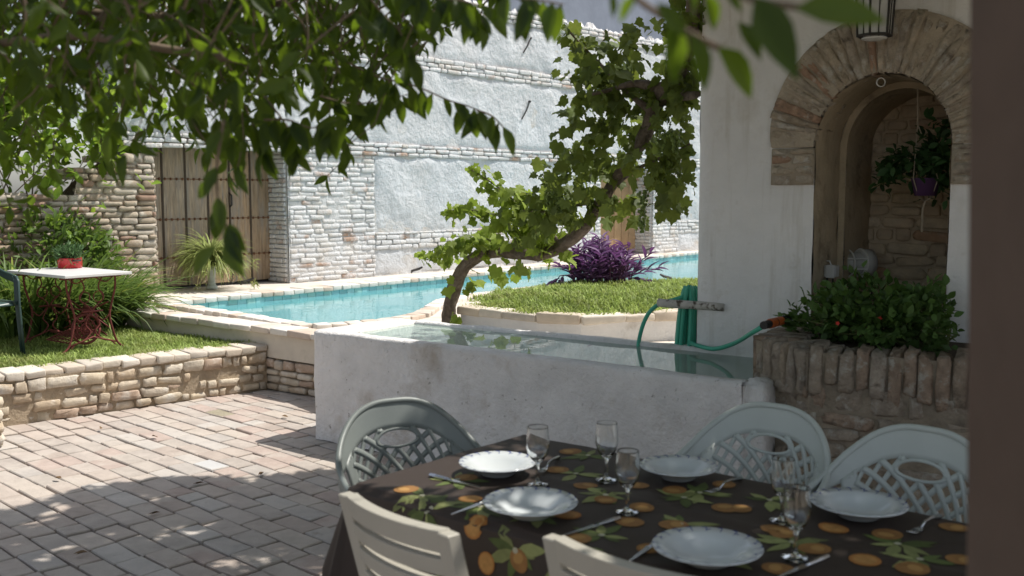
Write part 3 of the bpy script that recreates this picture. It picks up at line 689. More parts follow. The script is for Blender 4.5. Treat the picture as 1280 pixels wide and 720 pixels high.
mb=MB(); q=H(1098,90); c=hp(q[0],zC2+rz-.02,.05); mb.tube([c+Vector((.022*math.cos(w),0,.022*math.sin(w)-.02)) for w in np.linspace(0,6.28,13)],.004,6)
mb.build('iron_ring',mat('pale_metal',(.5,.5,.48),.5,metal=.6,bump=0),house)
# ---- planter in the niche foot
ZPL=.92
pL=at_z(946,420,ZPL); pC=at_z(1012,434,ZPL); pR=at_z(1200,447,ZPL); pdir=(pR-pC); pdir.z=0; pdir.normalize(); pE=pC+pdir*1.5
planter=thing('brick_planter','rough brick planter with an upright brick rim below the niche','planter',(pC.x,pC.y,0))
back_=hp(0,0,-.01)
def towall(p): 
    return meet(Vector((p.x,p.y,0)),VB,HO-VB*.004,UB)
def facerun(a,b,mb,mo,bottom):
    a=Vector((a.x,a.y,0)); b=Vector((b.x,b.y,0)); d=(b-a); L=d.length; d.normalize(); n_=Vector((d.y,-d.x,0)); s=0
    while s<L-.005:
        w=min(random.uniform(.055,.075),L-s); hh=random.uniform(.15,.25)
        mb.stone(a+d*(s+w/2)-n_*.10+Z*(ZPL-hh/2+random.uniform(-.012,.008))+n_*random.uniform(-.014,.010),d*(w/2-.002)+Z*random.uniform(-.004,.004),n_*-.12,Z*(hh/2),0,.27,.20,12,8); s+=w
    courses(mb,a-n_*.035,d,n_,L,0,ZPL-.17,h=(.06,.095),l=(.12,.26),dep=.045,gap=.014,jit=.014,proud=.018,header=.3,worn=.45,amp=.24,worn_tilt=.05)
    rough_slab(mo,a+n_*.006,d,n_,L,-.02,ZPL-.02,.04,.022,0,3.)
mb=MB(); mo=MB(); facerun(pL,pC,mb,mo,0); facerun(pC,pE,mb,mo,0)
lw=towall(pL); 
s=0; dd=(lw-Vector((pL.x,pL.y,0))); L=dd.length; dd.normalize()
while s<L-.005:
    w=min(random.uniform(.055,.075),L-s); mb.box(Vector((pL.x,pL.y,ZPL-.11))+dd*(s+w/2)+Vector((dd.y,-dd.x,0))*.10,dd*(w/2-.006),Vector((dd.y,-dd.x,0))*.12,Z*.11,0,.006); s+=w
rough_slab(mo,lw,-dd,Vector((dd.y,-dd.x,0))*-1,L,-.02,ZPL-.02,.06,.012,0,2.)
mb.build('bricks',PBRICK,planter,smooth=True); mo.build('mortar',PMORT,planter,smooth=True)
mb=MB(); ew=towall(pE); mb.poly([(p.x,p.y,ZPL-.035) for p in (pL,pC,pE,ew,lw)]); mb.build('soil',SOIL,planter)
# ---- wall lantern above the arch
q=H(1093,40,-.17); lc=hp(q[0],H(1093,48,-.17)[1],-.17)
lan=thing('wall_lantern','black iron and glass lantern hanging at the crown of the arch','lantern',tuple(lc))
fr=MB(); gl=MB(); hw_=.085; hgt=.30
def lpt(i,r,z): w=math.pi/6+i*math.pi/3; return lc+UB*(r*math.cos(w))+VB*(r*math.sin(w))+Z*z
for i in range(6):
    fr.tube([lpt(i,hw_*.96,.012),lpt(i,hw_*1.14,hgt)],.0055,6); fr.tube([lpt(i,hw_*.96,.012),lpt(i+1,hw_*.96,.012)],.007,6); fr.tube([lpt(i,hw_*1.14,hgt),lpt(i+1,hw_*1.14,hgt)],.007,6)
    fr.tube([lpt(i,hw_*1.1,hgt*.72),lpt(i+1,hw_*1.1,hgt*.72)],.003,5)
    fr.tube([(lpt(i,hw_*.96,.012)+lpt(i+1,hw_*.96,.012))/2,(lpt(i,hw_*1.14,hgt)+lpt(i+1,hw_*1.14,hgt))/2],.003,5)
    fr.tube([lpt(i,hw_*1.14,hgt),lpt(i,.02,hgt+.12)],.005,6)
    gl.add([lpt(i,hw_*.93,.018),lpt(i+1,hw_*.93,.018),lpt(i+1,hw_*1.11,hgt-.006),lpt(i,hw_*1.11,hgt-.006)],[(0,1,2,3)])
fr.build('frame',IRON,lan); 
LG=bpy.data.materials.new('lantern_glass'); LG.use_nodes=True; nt=LG.node_tree; b=nt.nodes['Principled BSDF']; b.inputs['Base Color'].default_value=(.75,.76,.74,1); b.inputs['Roughness'].default_value=.25
tr=_n(nt,'ShaderNodeBsdfTransparent'); mx=_n(nt,'ShaderNodeMixShader'); mx.inputs[0].default_value=.45; nt.links.new(tr.outputs[0],mx.inputs[1]); nt.links.new(b.outputs[0],mx.inputs[2]); nt.links.new(mx.outputs[0],nt.nodes['Material Output'].inputs[0])
gl.build('glass_panes',LG,lan)
mb=MB(); mb.lathe([(.001,0),(.03,.001),(.06,.008),(.062,.014),(.02,.02),(.001,.02)],12,lc-Z*.012); mb.build('base_plate',mat('pale_enamel',(.6,.6,.58),.5,bump=0),lan)
mb=MB(); mb.lathe([(hw_*1.2,hgt),(hw_*.9,hgt+.04),(.03,hgt+.12),(.015,hgt+.15),(.001,hgt+.16)],6,lc); mb.tube([lc+Z*(hgt+.14),lc+Z*(hgt+.22),lc+VB*.09+Z*(hgt+.26),lc+VB*.17+Z*(hgt+.22)],.008); mb.build('cap',IRON,lan)
mb=MB(); mb.lathe([(.012,.02),(.012,.08),(.028,.12),(.03,.15),(.015,.18),(.001,.185)],10,lc); mb.build('bulb',mat('white_bulb',(.8,.8,.78),.3,bump=0),lan,smooth=True)
# ---- junction box and bulkhead lamp in the niche
GP=mat('grey_plastic',(.50,.50,.50),.5,bump=0,nvar=.06); WP_=mat('white_plastic',(.62,.62,.61),.5,bump=0,nvar=.06)
d=.20; a0,z0=H(1019,331,d); a1,z1=H(1050,347,d)
bx=thing('junction_box','small grey electrical box with a lifted lid on the niche jamb','electrical box',tuple(hp(aL+.03,z1,d)))
mb=MB(); cx=hp((a0+a1)/2-.01,(z0+z1)/2,d+.03); mb.box(cx,UB*((a1-a0)/2-.015),VB*.035,Z*((z0-z1)/2)); mb.build('body',WP_,bx,bevel=.006,segs=2)
mb=MB(); mb.box(cx+UB*.03-VB*.048,UB*.024,VB*.006,Z*.036); o_=mb.build('lid',GP,bx,bevel=.003)
mb=MB(); mb.tube([cx-Z*.03,cx-Z*.10,cx-Z*.22+UB*.01],.006,6); mb.tube([cx+UB*.03-Z*.03,cx+UB*.035-Z*.2],.005,6); mb.build('cable',IRON,bx)
mb=MB(); mb.tube([cx+Z*.03-UB*.02,cx+Z*.055-UB*.01,cx+Z*.055+UB*.01,cx+Z*.03+UB*.02],.004,6); mb.build('conduit',WP_,bx)
d=.58; am,zm=H(1064,329,d); lc2=hp(am,zm,d)
bl_=thing('bulkhead_lamp','round caged bulkhead lamp with a metal guard inside the niche','lamp',tuple(lc2))
ax=(-VB*.75-UB*.66).normalized(); e1=Z; e2=ax.cross(Z)
def rg(r,o,n=24): return [lc2+ax*(o*1.2)+e1*(1.2*r*math.sin(w))+e2*(1.2*r*math.cos(w)) for w in np.linspace(0,2*math.pi,n+1)]
mb=MB(); mb.grid([[p for p in rg(r,o)] for r,o in ((.001,-.10),(.068,-.10),(.068,-.06),(.064,-.04),(.056,-.04),(.001,-.04))]); mb.build('housing',GP,bl_,smooth=True)
mb=MB(); mb.grid([rg(r,o) for r,o in ((.054,-.04),(.052,.01),(.036,.035),(.001,.042))]); mb.build('glass_dome',LG,bl_,smooth=True)
mb=MB(); mb.tube(rg(.064,.02),.005,6); mb.tube(rg(.068,-.05),.006,6)
for w in (-.03,.03): mb.tube([lc2+ax*-.06+e1*w+e2*.075,lc2+ax*.026+e1*w+e2*.066,lc2+ax*.056+e1*w,lc2+ax*.026+e1*w-e2*.066,lc2-ax*.06+e1*w-e2*.075],.004,6)
mb.build('guard',WP_,bl_)
mb=MB(); mb.lathe([(.001,0),(.012,.005),(.02,.03),(.012,.05),(.001,.055)],10,lc2-Z*.02); mb.build('bulb',WP_,bl_,smooth=True)
mb=MB(); mb.tube([lc2-ax*.09,lc2-ax*.14-Z*.01,lc2-ax*.14-Z*.2],.006,6); mb.build('cable',IRON,bl_)
# ---- pole sticking out past the wall corner and the hose hung on it
s0=H(905,384); e0=H(825,378)
pole=MB(); pts=[hp(s0[0]+(e0[0]-s0[0])*k/6,s0[1]+(e0[1]-s0[1])*k/6,.0+.012*math.sin(k)-.012) for k in range(7)]
pole.tube(pts,[.022,.024,.025,.024,.026,.024,.025],10)
tag(pole.build('wooden_pole',mat('flaking_white_pole',(.50,.47,.43),.9,nscale=20,nvar=.2,bump=.6,spots=((.10,.08,.06),18,.52,.62)),loc=tuple(pts[0]),smooth=True),'short flaking white pole jutting past the house wall corner over the trough','pole')
HG=mat('green_hose_plastic',(.065,.38,.26),.42,nvar=.1,nscale=5,bump=0,spec=.4)
hb=H(858,380,.10); hose=thing('garden_hose','green garden hose looped over the pole with its end on the planter','hose',tuple(hp(hb[0],hb[1],.1)))
ztop=H(866,352,.12)[1]; hr=.0125
mb=MB()
for k in range(11):
    ac=hb[0]+.02+random.uniform(-.015,.02); dc=.05+.010*k; zt=ztop-random.uniform(0,.05); zb=.42+random.uniform(-.05,.05); wd_=random.uniform(.022,.045); pts=[]
    for w in np.linspace(0,2*math.pi,33):
        zq=(zt+zb)/2+(zt-zb)/2*math.cos(w); wid=wd_*(.7+.7*(zt-zq)/(zt-zb)); pts.append(hp(ac+wid*math.sin(w)*1.0-.03*((zt-zq)/(zt-zb)),zq,dc+.01*math.sin(w*2)))
    mb.tube(pts,hr,8,caps=False)
mb.build('coil',HG,hose,smooth=True)
def catm(P,n=8):
    P=[Vector(p) for p in P]; out=[]
    for i in range(len(P)-1):
        p0=P[max(i-1,0)];p1=P[i];p2=P[i+1];p3=P[min(i+2,len(P)-1)]
        for k in range(n):
            t=k/n; out.append(.5*((2*p1)+(p2-p0)*t+(2*p0-5*p1+4*p2-p3)*t*t+(3*p1-p0-3*p2+p3)*t**3))
    out.append(P[-1]); return out
mb=MB(); P=[hp(*H(x,y,.02),.02) for x,y in ((866,366),(845,374),(826,379),(812,390),(803,408),(798,430),(797,455),(806,485))]
P=[hp(*H(866,366,.10),.10)]+P[1:6]+[hp(*H(797,452,-.10),-.10),hp(*H(800,470,-.2),-.2)]
mb.tube(catm(P),hr,8); mb.build('falling_length',HG,hose,smooth=True)
P=[hp(*H(862,428,.05),.05),hp(*H(872,432,-.03),-.03),hp(*H(893,436,-.10),-.10),hp(*H(918,429,-.2),-.2)]
e1_=at_z(957,406,.985); e2_=at_z(984,399,.985)
P+= [at_y(940,416,e1_.y+.06),e1_]
mb=MB(); mb.tube(catm(P),hr,8); mb.build('end_length',HG,hose,smooth=True)
dv=(e2_-e1_); BK=mat('black_plastic',(.03,.03,.03),.45,bump=0); OR=mat('orange_plastic',(.50,.12,.03),.45,bump=0)
con=MB(); con.tube([e1_-dv*.1,e1_+dv*.16],.020,10,0); con.tube([e1_+dv*.16,e1_+dv*.40],.024,10,1); con.tube([e1_+dv*.40,e1_+dv*.46],.021,10,0); con.tube([e1_+dv*.46,e1_+dv*.70],.023,10,1); con.tube([e1_+dv*.70,e1_+dv*1.05],.022,10,0)
con.build('connector',[BK,OR],hose,smooth=False)
# ---- dark porch pillar close to the camera
mb=MB(); q0=at_y(1213,0,1.05); q1=at_y(1208,719,1.05); ld=(q1-q0)/(q1.z-q0.z); 
def pp(z): return q0+ld*(z-q0.z)
N_=16; 
for i in range(N_):
    za,zb=-.0+2.95*i/N_,2.95*(i+1)/N_
    def rc(z,r=.24): c=pp(z); return [c+Vector((.0,-.20,0)),c+Vector((r,-.20,0)),c+Vector((r,.0,0)),c]
    mb.hexa(rc(za),rc(zb))
# joined faces between segments are inside the pillar
tag(mb.build('porch_pillar',POSTM,loc=tuple(pp(0)),weld=True),'dark brown pillar blurred close to the camera at the right edge','pillar')
# ================================================================== PLANTS
def T_lance(w=.42, fold=.10, curve=.18, n=5):
    """pointed leaf along +y with folded halves and a drooping tip"""
    prof_={0:.0,.12:.42,.3:.92,.5:1.0,.72:.72,.88:.34,1:0}
    ys=sorted(prof_); V=[];F_=[]
    for y in ys:
        h=prof_[y]*w/2; z=-curve*y*y
        V += [(-h,y,z+fold*prof_[y]),(0,y,z),(h,y,z+fold*prof_[y])]
    for i in range(len(ys)-1):
        a=i*3; b=a+3
        F_ += [(a,a+1,b+1,b),(a+1,a+2,b+2,b+1)]
    return np.array(V),F_
def T_oval(): return T_lance(.62,.08,.12)
def T_simple(w=.45):
    V=[(0,0,0),(-w/2,.4,.06),(0,.45,-.03),(w/2,.4,.06),(0,1,-.12)]
    return np.array(V),[(0,2,1),(0,3,2),(1,2,4),(2,3,4)]
def T_grape(curl=.16,wave=.05):
    pts=[(0,.12),(.16,-.06),(.36,.02),(.40,.20),(.55,.26),(.46,.44),(.50,.62),(.30,.64),(.22,.80),(.12,.84),(0,1.04)]
    V=[(0,.30,-.02)]; L=[]
    ring_=pts+[(-x,y) for x,y in pts[-2:0:-1]]
    for k,(x,y) in enumerate(ring_):
        r=math.hypot(x,y-.3); V.append((x,y,wave*math.sin(k*2.3)-curl*r*r+.18*abs(x)*(curl>.2)-(.05 if y>.8 else 0)))
    n=len(ring_); 
    return np.array(V),[(0,1+i,1+(i+1)%n) for i in range(n)]
LANCE,OVAL,SIMPLE,GRAPE=T_lance(.39),T_oval(),T_simple(),T_grape(); GRAPE2=T_grape(.55,.09)
def leaves(name, pos, axis, nrm, size, tmpl, mt, parent=None, wid=None, smooth=True, loc=None):
    pos=np.array([tuple(p) for p in pos],float); y=np.array([tuple(p) for p in axis],float); z=np.array([tuple(p) for p in nrm],float); size=np.array(size,float)
    y/=np.linalg.norm(y,axis=1)[:,None]+1e-9; x=np.cross(y,z); x/=np.linalg.norm(x,axis=1)[:,None]+1e-9; z=np.cross(x,y)
    tv,tf=tmpl; n=len(pos); k=len(tv)
    wd_=np.ones(n) if wid is None else np.array(wid)
    co_=(pos[:,None,:]+size[:,None,None]*(tv[None,:,0,None]*wd_[:,None,None]*x[:,None,:]+tv[None,:,1,None]*y[:,None,:]+tv[None,:,2,None]*z[:,None,:])).reshape(-1,3)
    if loc is None: loc=parent['_o'] if parent is not None else (0,0,0)
    co_=co_-np.array(tuple(loc))
    me=bpy.data.meshes.new(name); lens=np.array([len(f) for f in tf]); flat=np.concatenate([np.array(f) for f in tf])
    loops=(np.arange(n)[:,None]*k+flat[None,:]).reshape(-1); tot=np.tile(lens,n); st=np.concatenate([[0],np.cumsum(tot)[:-1]])
    me.vertices.add(len(co_)); me.vertices.foreach_set('co',co_.reshape(-1))
    me.loops.add(len(loops)); me.loops.foreach_set('vertex_index',loops.astype(np.int32))
    me.polygons.add(len(tot)); me.polygons.foreach_set('loop_start',st.astype(np.int32)); me.polygons.foreach_set('loop_total',tot.astype(np.int32))
    if smooth: me.polygons.foreach_set('use_smooth',np.ones(len(tot),bool))
    me.materials.append(mt); me.update(calc_edges=True); me.validate()
    return link(name,me,parent,loc)
def rv(s=1.0): return Vector((random.gauss(0,s),random.gauss(0,s),random.gauss(0,s)))
LEAF_T=mat('tree_leaf',[(.022,.042,.010),(.030,.052,.012),(.020,.036,.010),(.050,.080,.016),(.026,.046,.012),(.070,.105,.02)],.45,island=.5,nvar=.25,bump=0,spec=.28,transl=.48,transl_col=(.30,.46,.02))
LEAF_V=mat('vine_leaf',(.10,.138,.035),.55,island=.4,nscale=12,nvar=.3,bump=.2,bscale=60,bdist=.004,spec=.3,transl=.34,transl_col=(.34,.42,.06),spots=((.22,.15,.04),9,.62,.76))
LEAF_Y=mat('young_vine_leaf',(.19,.25,.04),.5,island=.4,nscale=12,nvar=.25,bump=0,transl=.42,transl_col=(.40,.55,.06),spots=((.35,.20,.03),7,.66,.78))
LEAF_C=mat('climber_leaf',(.17,.27,.035),.5,island=.45,nvar=.25,bump=0,transl=.45,transl_col=(.46,.62,.07))
LEAF_S=mat('shrub_leaf',(.08,.145,.04),.5,island=.45,nvar=.25,bump=0,transl=.35,transl_col=(.16,.30,.04))
LEAF_H=mat('hanging_leaf',(.05,.11,.04),.45,island=.4,nvar=.25,bump=0,transl=.3,transl_col=(.10,.20,.04))
STRAP=mat('strap_leaf',(.10,.155,.04),.5,island=.45,nvar=.25,bump=0,transl=.35,transl_col=(.22,.34,.06))
STRAPY=mat('yellowing_strap_leaf',(.24,.28,.06),.5,island=.4,nvar=.25,bump=0,transl=.35,transl_col=(.45,.48,.10))
SPIDER=mat('variegated_leaf',(.27,.32,.10),.5,island=.35,nvar=.2,bump=0,transl=.35,transl_col=(.5,.55,.22))
PURP=mat('purple_leaf',(.145,.085,.17),.5,island=.5,nvar=.3,bump=0,transl=.3,transl_col=(.25,.08,.28))
BARK=mat('vine_bark',(.19,.15,.115),.95,nscale=24,nvar=.45,bump=1.0,bscale=45,bdist=.04,spots=((.30,.25,.21),9,.5,.68))
TWIG=mat('tree_twig',(.16,.12,.085),.9,nvar=.25,bump=.4)
STEM=mat('green_stem',(.12,.15,.05),.7,nvar=.2,bump=0)
def ribbon_batch(name, specs, mt, parent=None, loc=None):
    """strap leaves: (base, azimuth, length, width, lift angle, droop)"""
    V=[];F_=[]; loc=loc if loc is not None else (parent['_o'] if parent is not None else (0,0,0)); L0=Vector(loc)
    for (b,az,L,w,lift,droop) in specs:
        d=Vector((math.cos(az),math.sin(az),0)); side=Vector((-d.y,d.x,0)); p=Vector(b)-L0; a=lift; n=6; o=len(V); tw=random.uniform(-.5,.5)
        for i in range(n+1):
            t=i/n; ww=w*(1-.25*t)*(1-t**4) *.5+.0004; sd=(side*math.cos(tw*t)+Z*math.sin(tw*t))
            V += [tuple(p-sd*ww+Z*ww*.4),tuple(p-Z*.0),tuple(p+sd*ww+Z*ww*.4)]
            p=p+(d*math.cos(a)+Z*math.sin(a))*(L/n); a-=droop/n
        for i in range(n):
            q=o+i*3; F_ += [(q,q+1,q+4,q+3),(q+1,q+2,q+5,q+4)]
    me=bpy.data.meshes.new(name); me.from_pydata(V,[],F_); me.materials.append(mt); me.polygons.foreach_set('use_smooth',[True]*len(F_))
    return link(name,me,parent,loc)
def strap_plant(name,label,cat,base,n,L,w,spread,mt,group=None,lift=(.9,1.5),droop=(.8,2.2),mt2=None,n2=0):
    t=thing(name,label,cat,tuple(base),group)
    def sp(n):
        out=[]
        for _ in range(n):
            a=random.uniform(0,6.283); r=spread*math.sqrt(random.random()); b=Vector(base)+Vector((r*math.cos(a),r*math.sin(a),0))
            out.append((b,a+random.gauss(0,.6),random.uniform(*L),w*random.uniform(.7,1.3),random.uniform(*lift),random.uniform(*droop)))
        return out
    ribbon_batch('leaves',sp(n),mt,t)
    if n2: ribbon_batch('yellow_leaves',sp(n2),mt2,t)
    return t
def leafy_shrub(name,label,cat,base,ells,n,size,mt,tmpl,group=None,stems=10,parent=None,up=.4,part='leaves'):
    """leaf clumps in a set of ellipsoids (centre, radii)"""
    t=parent or thing(name,label,cat,tuple(base),group); pos=[];ax=[];nr=[];sz=[]
    tot=sum(e[1][0]*e[1][1]*e[1][2] for e in ells)
    for c,r in ells:
        m=int(n*r[0]*r[1]*r[2]/tot)
        clumps=[]
        for _ in range(max(4,m//14)):
            v=rv().normalized()*random.uniform(.45,1.02)**.6; clumps.append(Vector(c)+Vector((v.x*r[0],v.y*r[1],v.z*r[2])))
        for _ in range(m):
            q=random.choice(clumps); p=q+rv(.16*min(r)+size*.25); out=(p-Vector(c)).normalized()
            pos.append(p); a=(out*.8+rv(.6)+Z*up); ax.append(a); nr.append(Z+rv(.5)+out*.3); sz.append(size*random.uniform(.6,1.25))
    leaves(part,pos,ax,nr,sz,tmpl,mt,t)
    if stems:
        mb=MB()
        for _ in range(stems):
            c,r=random.choice(ells); v=rv().normalized()*.8; e=Vector(c)+Vector((v.x*r[0],v.y*r[1],v.z*r[2])); b=Vector(base)+Vector((random.uniform(-.4,.4)*r[0],random.uniform(-.4,.4)*r[1],0))
            mb.tube([b,(b+e)/2+rv(.03)+Z*.05,e],[.006,.005,.003],5)
        mb.build('stems',STEM,t)
    return t
# ---- the vine
vt=[((563,412),7.95,.098),((562,398),7.95,.092),((563,380),7.92,.086),((567,362),7.9,.083),((574,344),7.85,.082),((586,328),7.8,.080),((604,318),7.72,.077),((625,315),7.62,.075),((650,317),7.5,.073),((675,318),7.38,.074),((697,310),7.25,.072),((718,296),7.1,.070),((735,278),6.98,.066),((748,257),6.86,.064),((763,234),6.75,.064),((778,212),6.65,.064),((795,188),6.5,.066),((808,163),6.4,.068),((816,140),6.3,.072),((825,120),6.2,.078)]
vine=thing('grape_vine','gnarled old grape vine leaning right over the trough with green leaves and grapes','vine',tuple(at_y(563,412,7.95)))
tp=[at_y(*p,y) for p,y,r in vt]; tr=[r*.60 for p,y,r in vt]
tp=[tp[0]-Z*.25]+tp; tr=[tr[0]*1.15]+tr
def trunk_mesh(mb,P,Rr,n=12,amp=.16,seed=0):
    S=catm(P,5); R2=np.interp(np.linspace(0,len(Rr)-1,len(S)),range(len(Rr)),Rr)
    a=None; rows=[]
    for i,p in enumerate(S):
        t=(S[min(i+1,len(S)-1)]-S[max(i-1,0)]).normalized()
        a=t.orthogonal().normalized() if a is None else (a-t*a.dot(t)).normalized(); b=t.cross(a)
        rows.append([p+(a*math.cos(w)+b*math.sin(w))*R2[i]*(1+amp*noise.noise(Vector((math.cos(w+i*.05)*2.2,math.sin(w+i*.05)*2.2,i*.12+seed)))+amp*.5*noise.noise(Vector((math.cos(w)*5,math.sin(w)*5,i*.35+seed)))) for w in np.linspace(0,2*math.pi,n+1)])
    mb.grid(rows)
mb=MB(); trunk_mesh(mb,tp,tr,20,.36); mb.build('trunk',BARK,vine,smooth=True,weld=True)
br=[([(825,120),(812,108),(790,105),(765,112),(740,118)],[6.2,6.2,6.25,6.3,6.3],[.06,.035,.022,.014,.01]),
    ([(825,120),(838,108),(852,85),(862,50),(866,15),(868,-40)],[6.2,6.1,6.0,5.82,5.75,5.7],[.075,.06,.05,.045,.042,.04]),
    ([(825,120),(842,118),(858,120),(872,118)],[6.2,6.1,5.98,5.85],[.05,.04,.03,.02]),
    ([(816,140),(790,120),(760,90),(730,60),(712,40)],[6.3,6.35,6.4,6.5,6.5],[.03,.018,.012,.008,.006]),
    ([(748,257),(730,255),(700,262),(670,265),(645,262)],[6.86,6.9,7.0,7.1,7.2],[.02,.012,.008,.006,.005]),
    ([(700,306),(680,280),(655,262),(630,240),(605,222),(588,212)],[7.25,7.2,7.2,7.3,7.35,7.4],[.018,.012,.008,.006,.005,.004]),
    ([(625,310),(610,300),(590,300),(570,306),(548,316),(527,321)],[7.6,7.6,7.65,7.7,7.75,7.8],[.016,.011,.008,.006,.005,.004]),
    ([(680,312),(665,290),(630,272),(600,264),(575,262),(560,264)],[7.4,7.4,7.4,7.45,7.5,7.5],[.014,.010,.007,.006,.005,.004]),
    ([(763,234),(790,215),(820,200),(845,190),(862,180)],[6.75,6.6,6.4,6.2,6.1],[.03,.014,.010,.008,.006])]
mb=MB(); shoots=[]
for P,Ys,Rr in br:
    q=[at_y(*p,y) for p,y in zip(P,Ys)]; shoots.append(catm(q,6)); mb.tube(catm(q,4),list(np.interp(np.linspace(0,len(q)-1,(len(q)-1)*4+1),range(len(q)),Rr)),7)
mb.build('branches',BARK,vine,smooth=True)
def vine_leaf(pos,ax,nr,sz,p,size,out):
    pos.append(p); d=(out*.7+Vector((0,0,-.8))+rv(.45)); ax.append(d); n=Vector((SUND.x*.5,-.5,.7))+rv(.45); nr.append(n); sz.append(size)
pos,ax,nr,sz=[],[],[],[]
crown=[(735,95,38,42,6.45,60),(715,45,22,28,6.5,16),(770,70,40,35,6.35,36),(730,150,45,40,6.5,55),(780,150,45,45,6.35,60),(700,215,32,36,6.7,40),(745,205,45,40,6.55,60),(690,260,40,28,6.85,36),(725,250,40,30,6.7,38),(660,285,25,22,7.1,14),(845,150,26,40,6.05,40),(850,95,24,36,5.9,34),(820,205,38,36,6.2,50),(850,225,22,28,6.05,22),(775,250,20,24,6.6,14),(835,255,24,16,6.1,14),(878,15,20,22,5.7,22),(850,25,22,26,5.9,22),(810,55,30,30,6.2,20),(800,275,14,14,6.4,6),(695,240,26,34,6.75,18)]
for (x,y,rx,ry,dep,n) in crown:
    for _ in range(int(n*1.05)):
        u=random.gauss(0,.5);v=random.gauss(0,.5)
        if u*u+v*v>1.1: continue
        p=at_y(x+rx*u,y+ry*v,dep+.13+random.gauss(0,.13)); vine_leaf(pos,ax,nr,sz,p,random.choice((random.uniform(.05,.09),random.uniform(.075,.13))),rv(.6)+Vector((u,0,-v)))
for sh in shoots[:5]+shoots[8:]:
    for p in sh:
        if random.random()<.8: vine_leaf(pos,ax,nr,sz,p+rv(.05)+Vector((0,.06,0)),random.uniform(.08,.14),rv(.5))
h_=len(pos)//2; wv_=[random.uniform(.75,1.15) for _ in pos]
leaves('leaves',pos[::2],ax[::2],nr[::2],sz[::2],GRAPE,LEAF_V,vine,wid=wv_[::2])
leaves('leaves',pos[1::2],ax[1::2],nr[1::2],sz[1::2],GRAPE2,LEAF_V,vine,wid=wv_[1::2])
pos,ax,nr,sz=[],[],[],[]
for si,sh in enumerate(shoots[5:8]):
    m=len(sh)
    for i,p in enumerate(sh):
        t=i/m
        for _ in range(4 if t<.8 else 3): vine_leaf(pos,ax,nr,sz,p+rv(.05*(1.2-t)+.012),random.uniform(.055,.105)*(1.15-.5*t),rv(.7))
for (x,y,rx,ry,dep,n) in ((600,345,30,10,7.7,9),(590,355,10,8,7.75,4),(655,330,18,8,7.5,5),(575,395,8,10,7.6,4),(650,250,22,18,7.25,22),(640,270,20,14,7.3,18),(660,285,24,12,7.3,10),(595,300,22,8,7.7,9),(560,318,18,7,7.8,8)):
    for _ in range(n): vine_leaf(pos,ax,nr,sz,at_y(x+random.gauss(0,.6)*rx,y+random.gauss(0,.6)*ry,dep+random.gauss(0,.08)),random.uniform(.07,.13),rv(.6))
leaves('young_leaves',pos,ax,nr,sz,GRAPE,LEAF_Y,vine)
GRP=mat('green_grape',(.20,.27,.07),.35,island=.25,nvar=.1,bump=0,transl=.2,transl_col=(.35,.45,.1))
for (x,y,dep,ln) in ((700,262,6.75,.17),(803,262,6.35,.26),(688,252,6.8,.15),(826,175,6.05,.16),(845,175,6.0,.14)):
    mb=MB(); top=at_y(x,y-ln*90,dep)
    for _ in range(int(330*ln)):
        t=random.random(); r=.045*(1-t*.75); a=random.uniform(0,6.283); mb.ball(top+Vector((r*math.cos(a)*math.sqrt(random.random()),r*math.sin(a),-ln*t)),.0105,6,4)
    mb.build('grape_cluster',GRP,vine,smooth=True)
# ---- purple plant on the island
pb=at_z(752,357,ZI+.04)
t=thing('purple_plant','bushy purple leaved plant at the back of the grassy island','plant',tuple(pb))
pos,ax,nr,sz=[],[],[],[]; mb=MB()
for k in range(105):
    a=random.uniform(0,6.283); r=random.random()**.6; tip=pb+Vector((.38*r*math.cos(a),.36*r*math.sin(a),.10+.36*math.sqrt(max(0,1-r*r))*random.uniform(.55,1.05))); b=pb+Vector((.30*r*math.cos(a),.26*r*math.sin(a),-.04)); mid=(b+tip)/2+Vector((0,0,.04))
    mb.tube([b,mid,tip],[.006,.006,.004],5)
    for i in range(7):
        q=.25+.75*i/6; p=b.lerp(mid,q*2) if q<.5 else mid.lerp(tip,q*2-1); w=random.uniform(0,6.283)
        pos.append(p); ax.append(Vector((math.cos(w),math.sin(w),.75))+(tip-b)*.6); nr.append(Z+rv(.3)); sz.append(random.uniform(.09,.16))
for (x0,y0,x1,y1) in ((790,345,822,336),(792,340,812,318),(705,345,695,352),(712,338,698,333),(788,348,806,352)):
    b=at_y(x0,y0,pb.y-.1); e=at_y(x1,y1,pb.y-.15); mb.tube([b,(b+e)/2+Z*.03,e],.005,5)
    for i in range(8): pos.append(b.lerp(e,i/7)); w=random.uniform(0,6.283); ax.append((e-b).normalized()+Vector((math.cos(w),math.sin(w),.3))*.7); nr.append(Z+rv(.3)); sz.append(random.uniform(.10,.17))
leaves('leaves',pos,ax,nr,sz,T_lance(.22,.10,.35),PURP,t); mb.build('stems',mat('purple_stem',(.12,.05,.11),.6,bump=0),t)
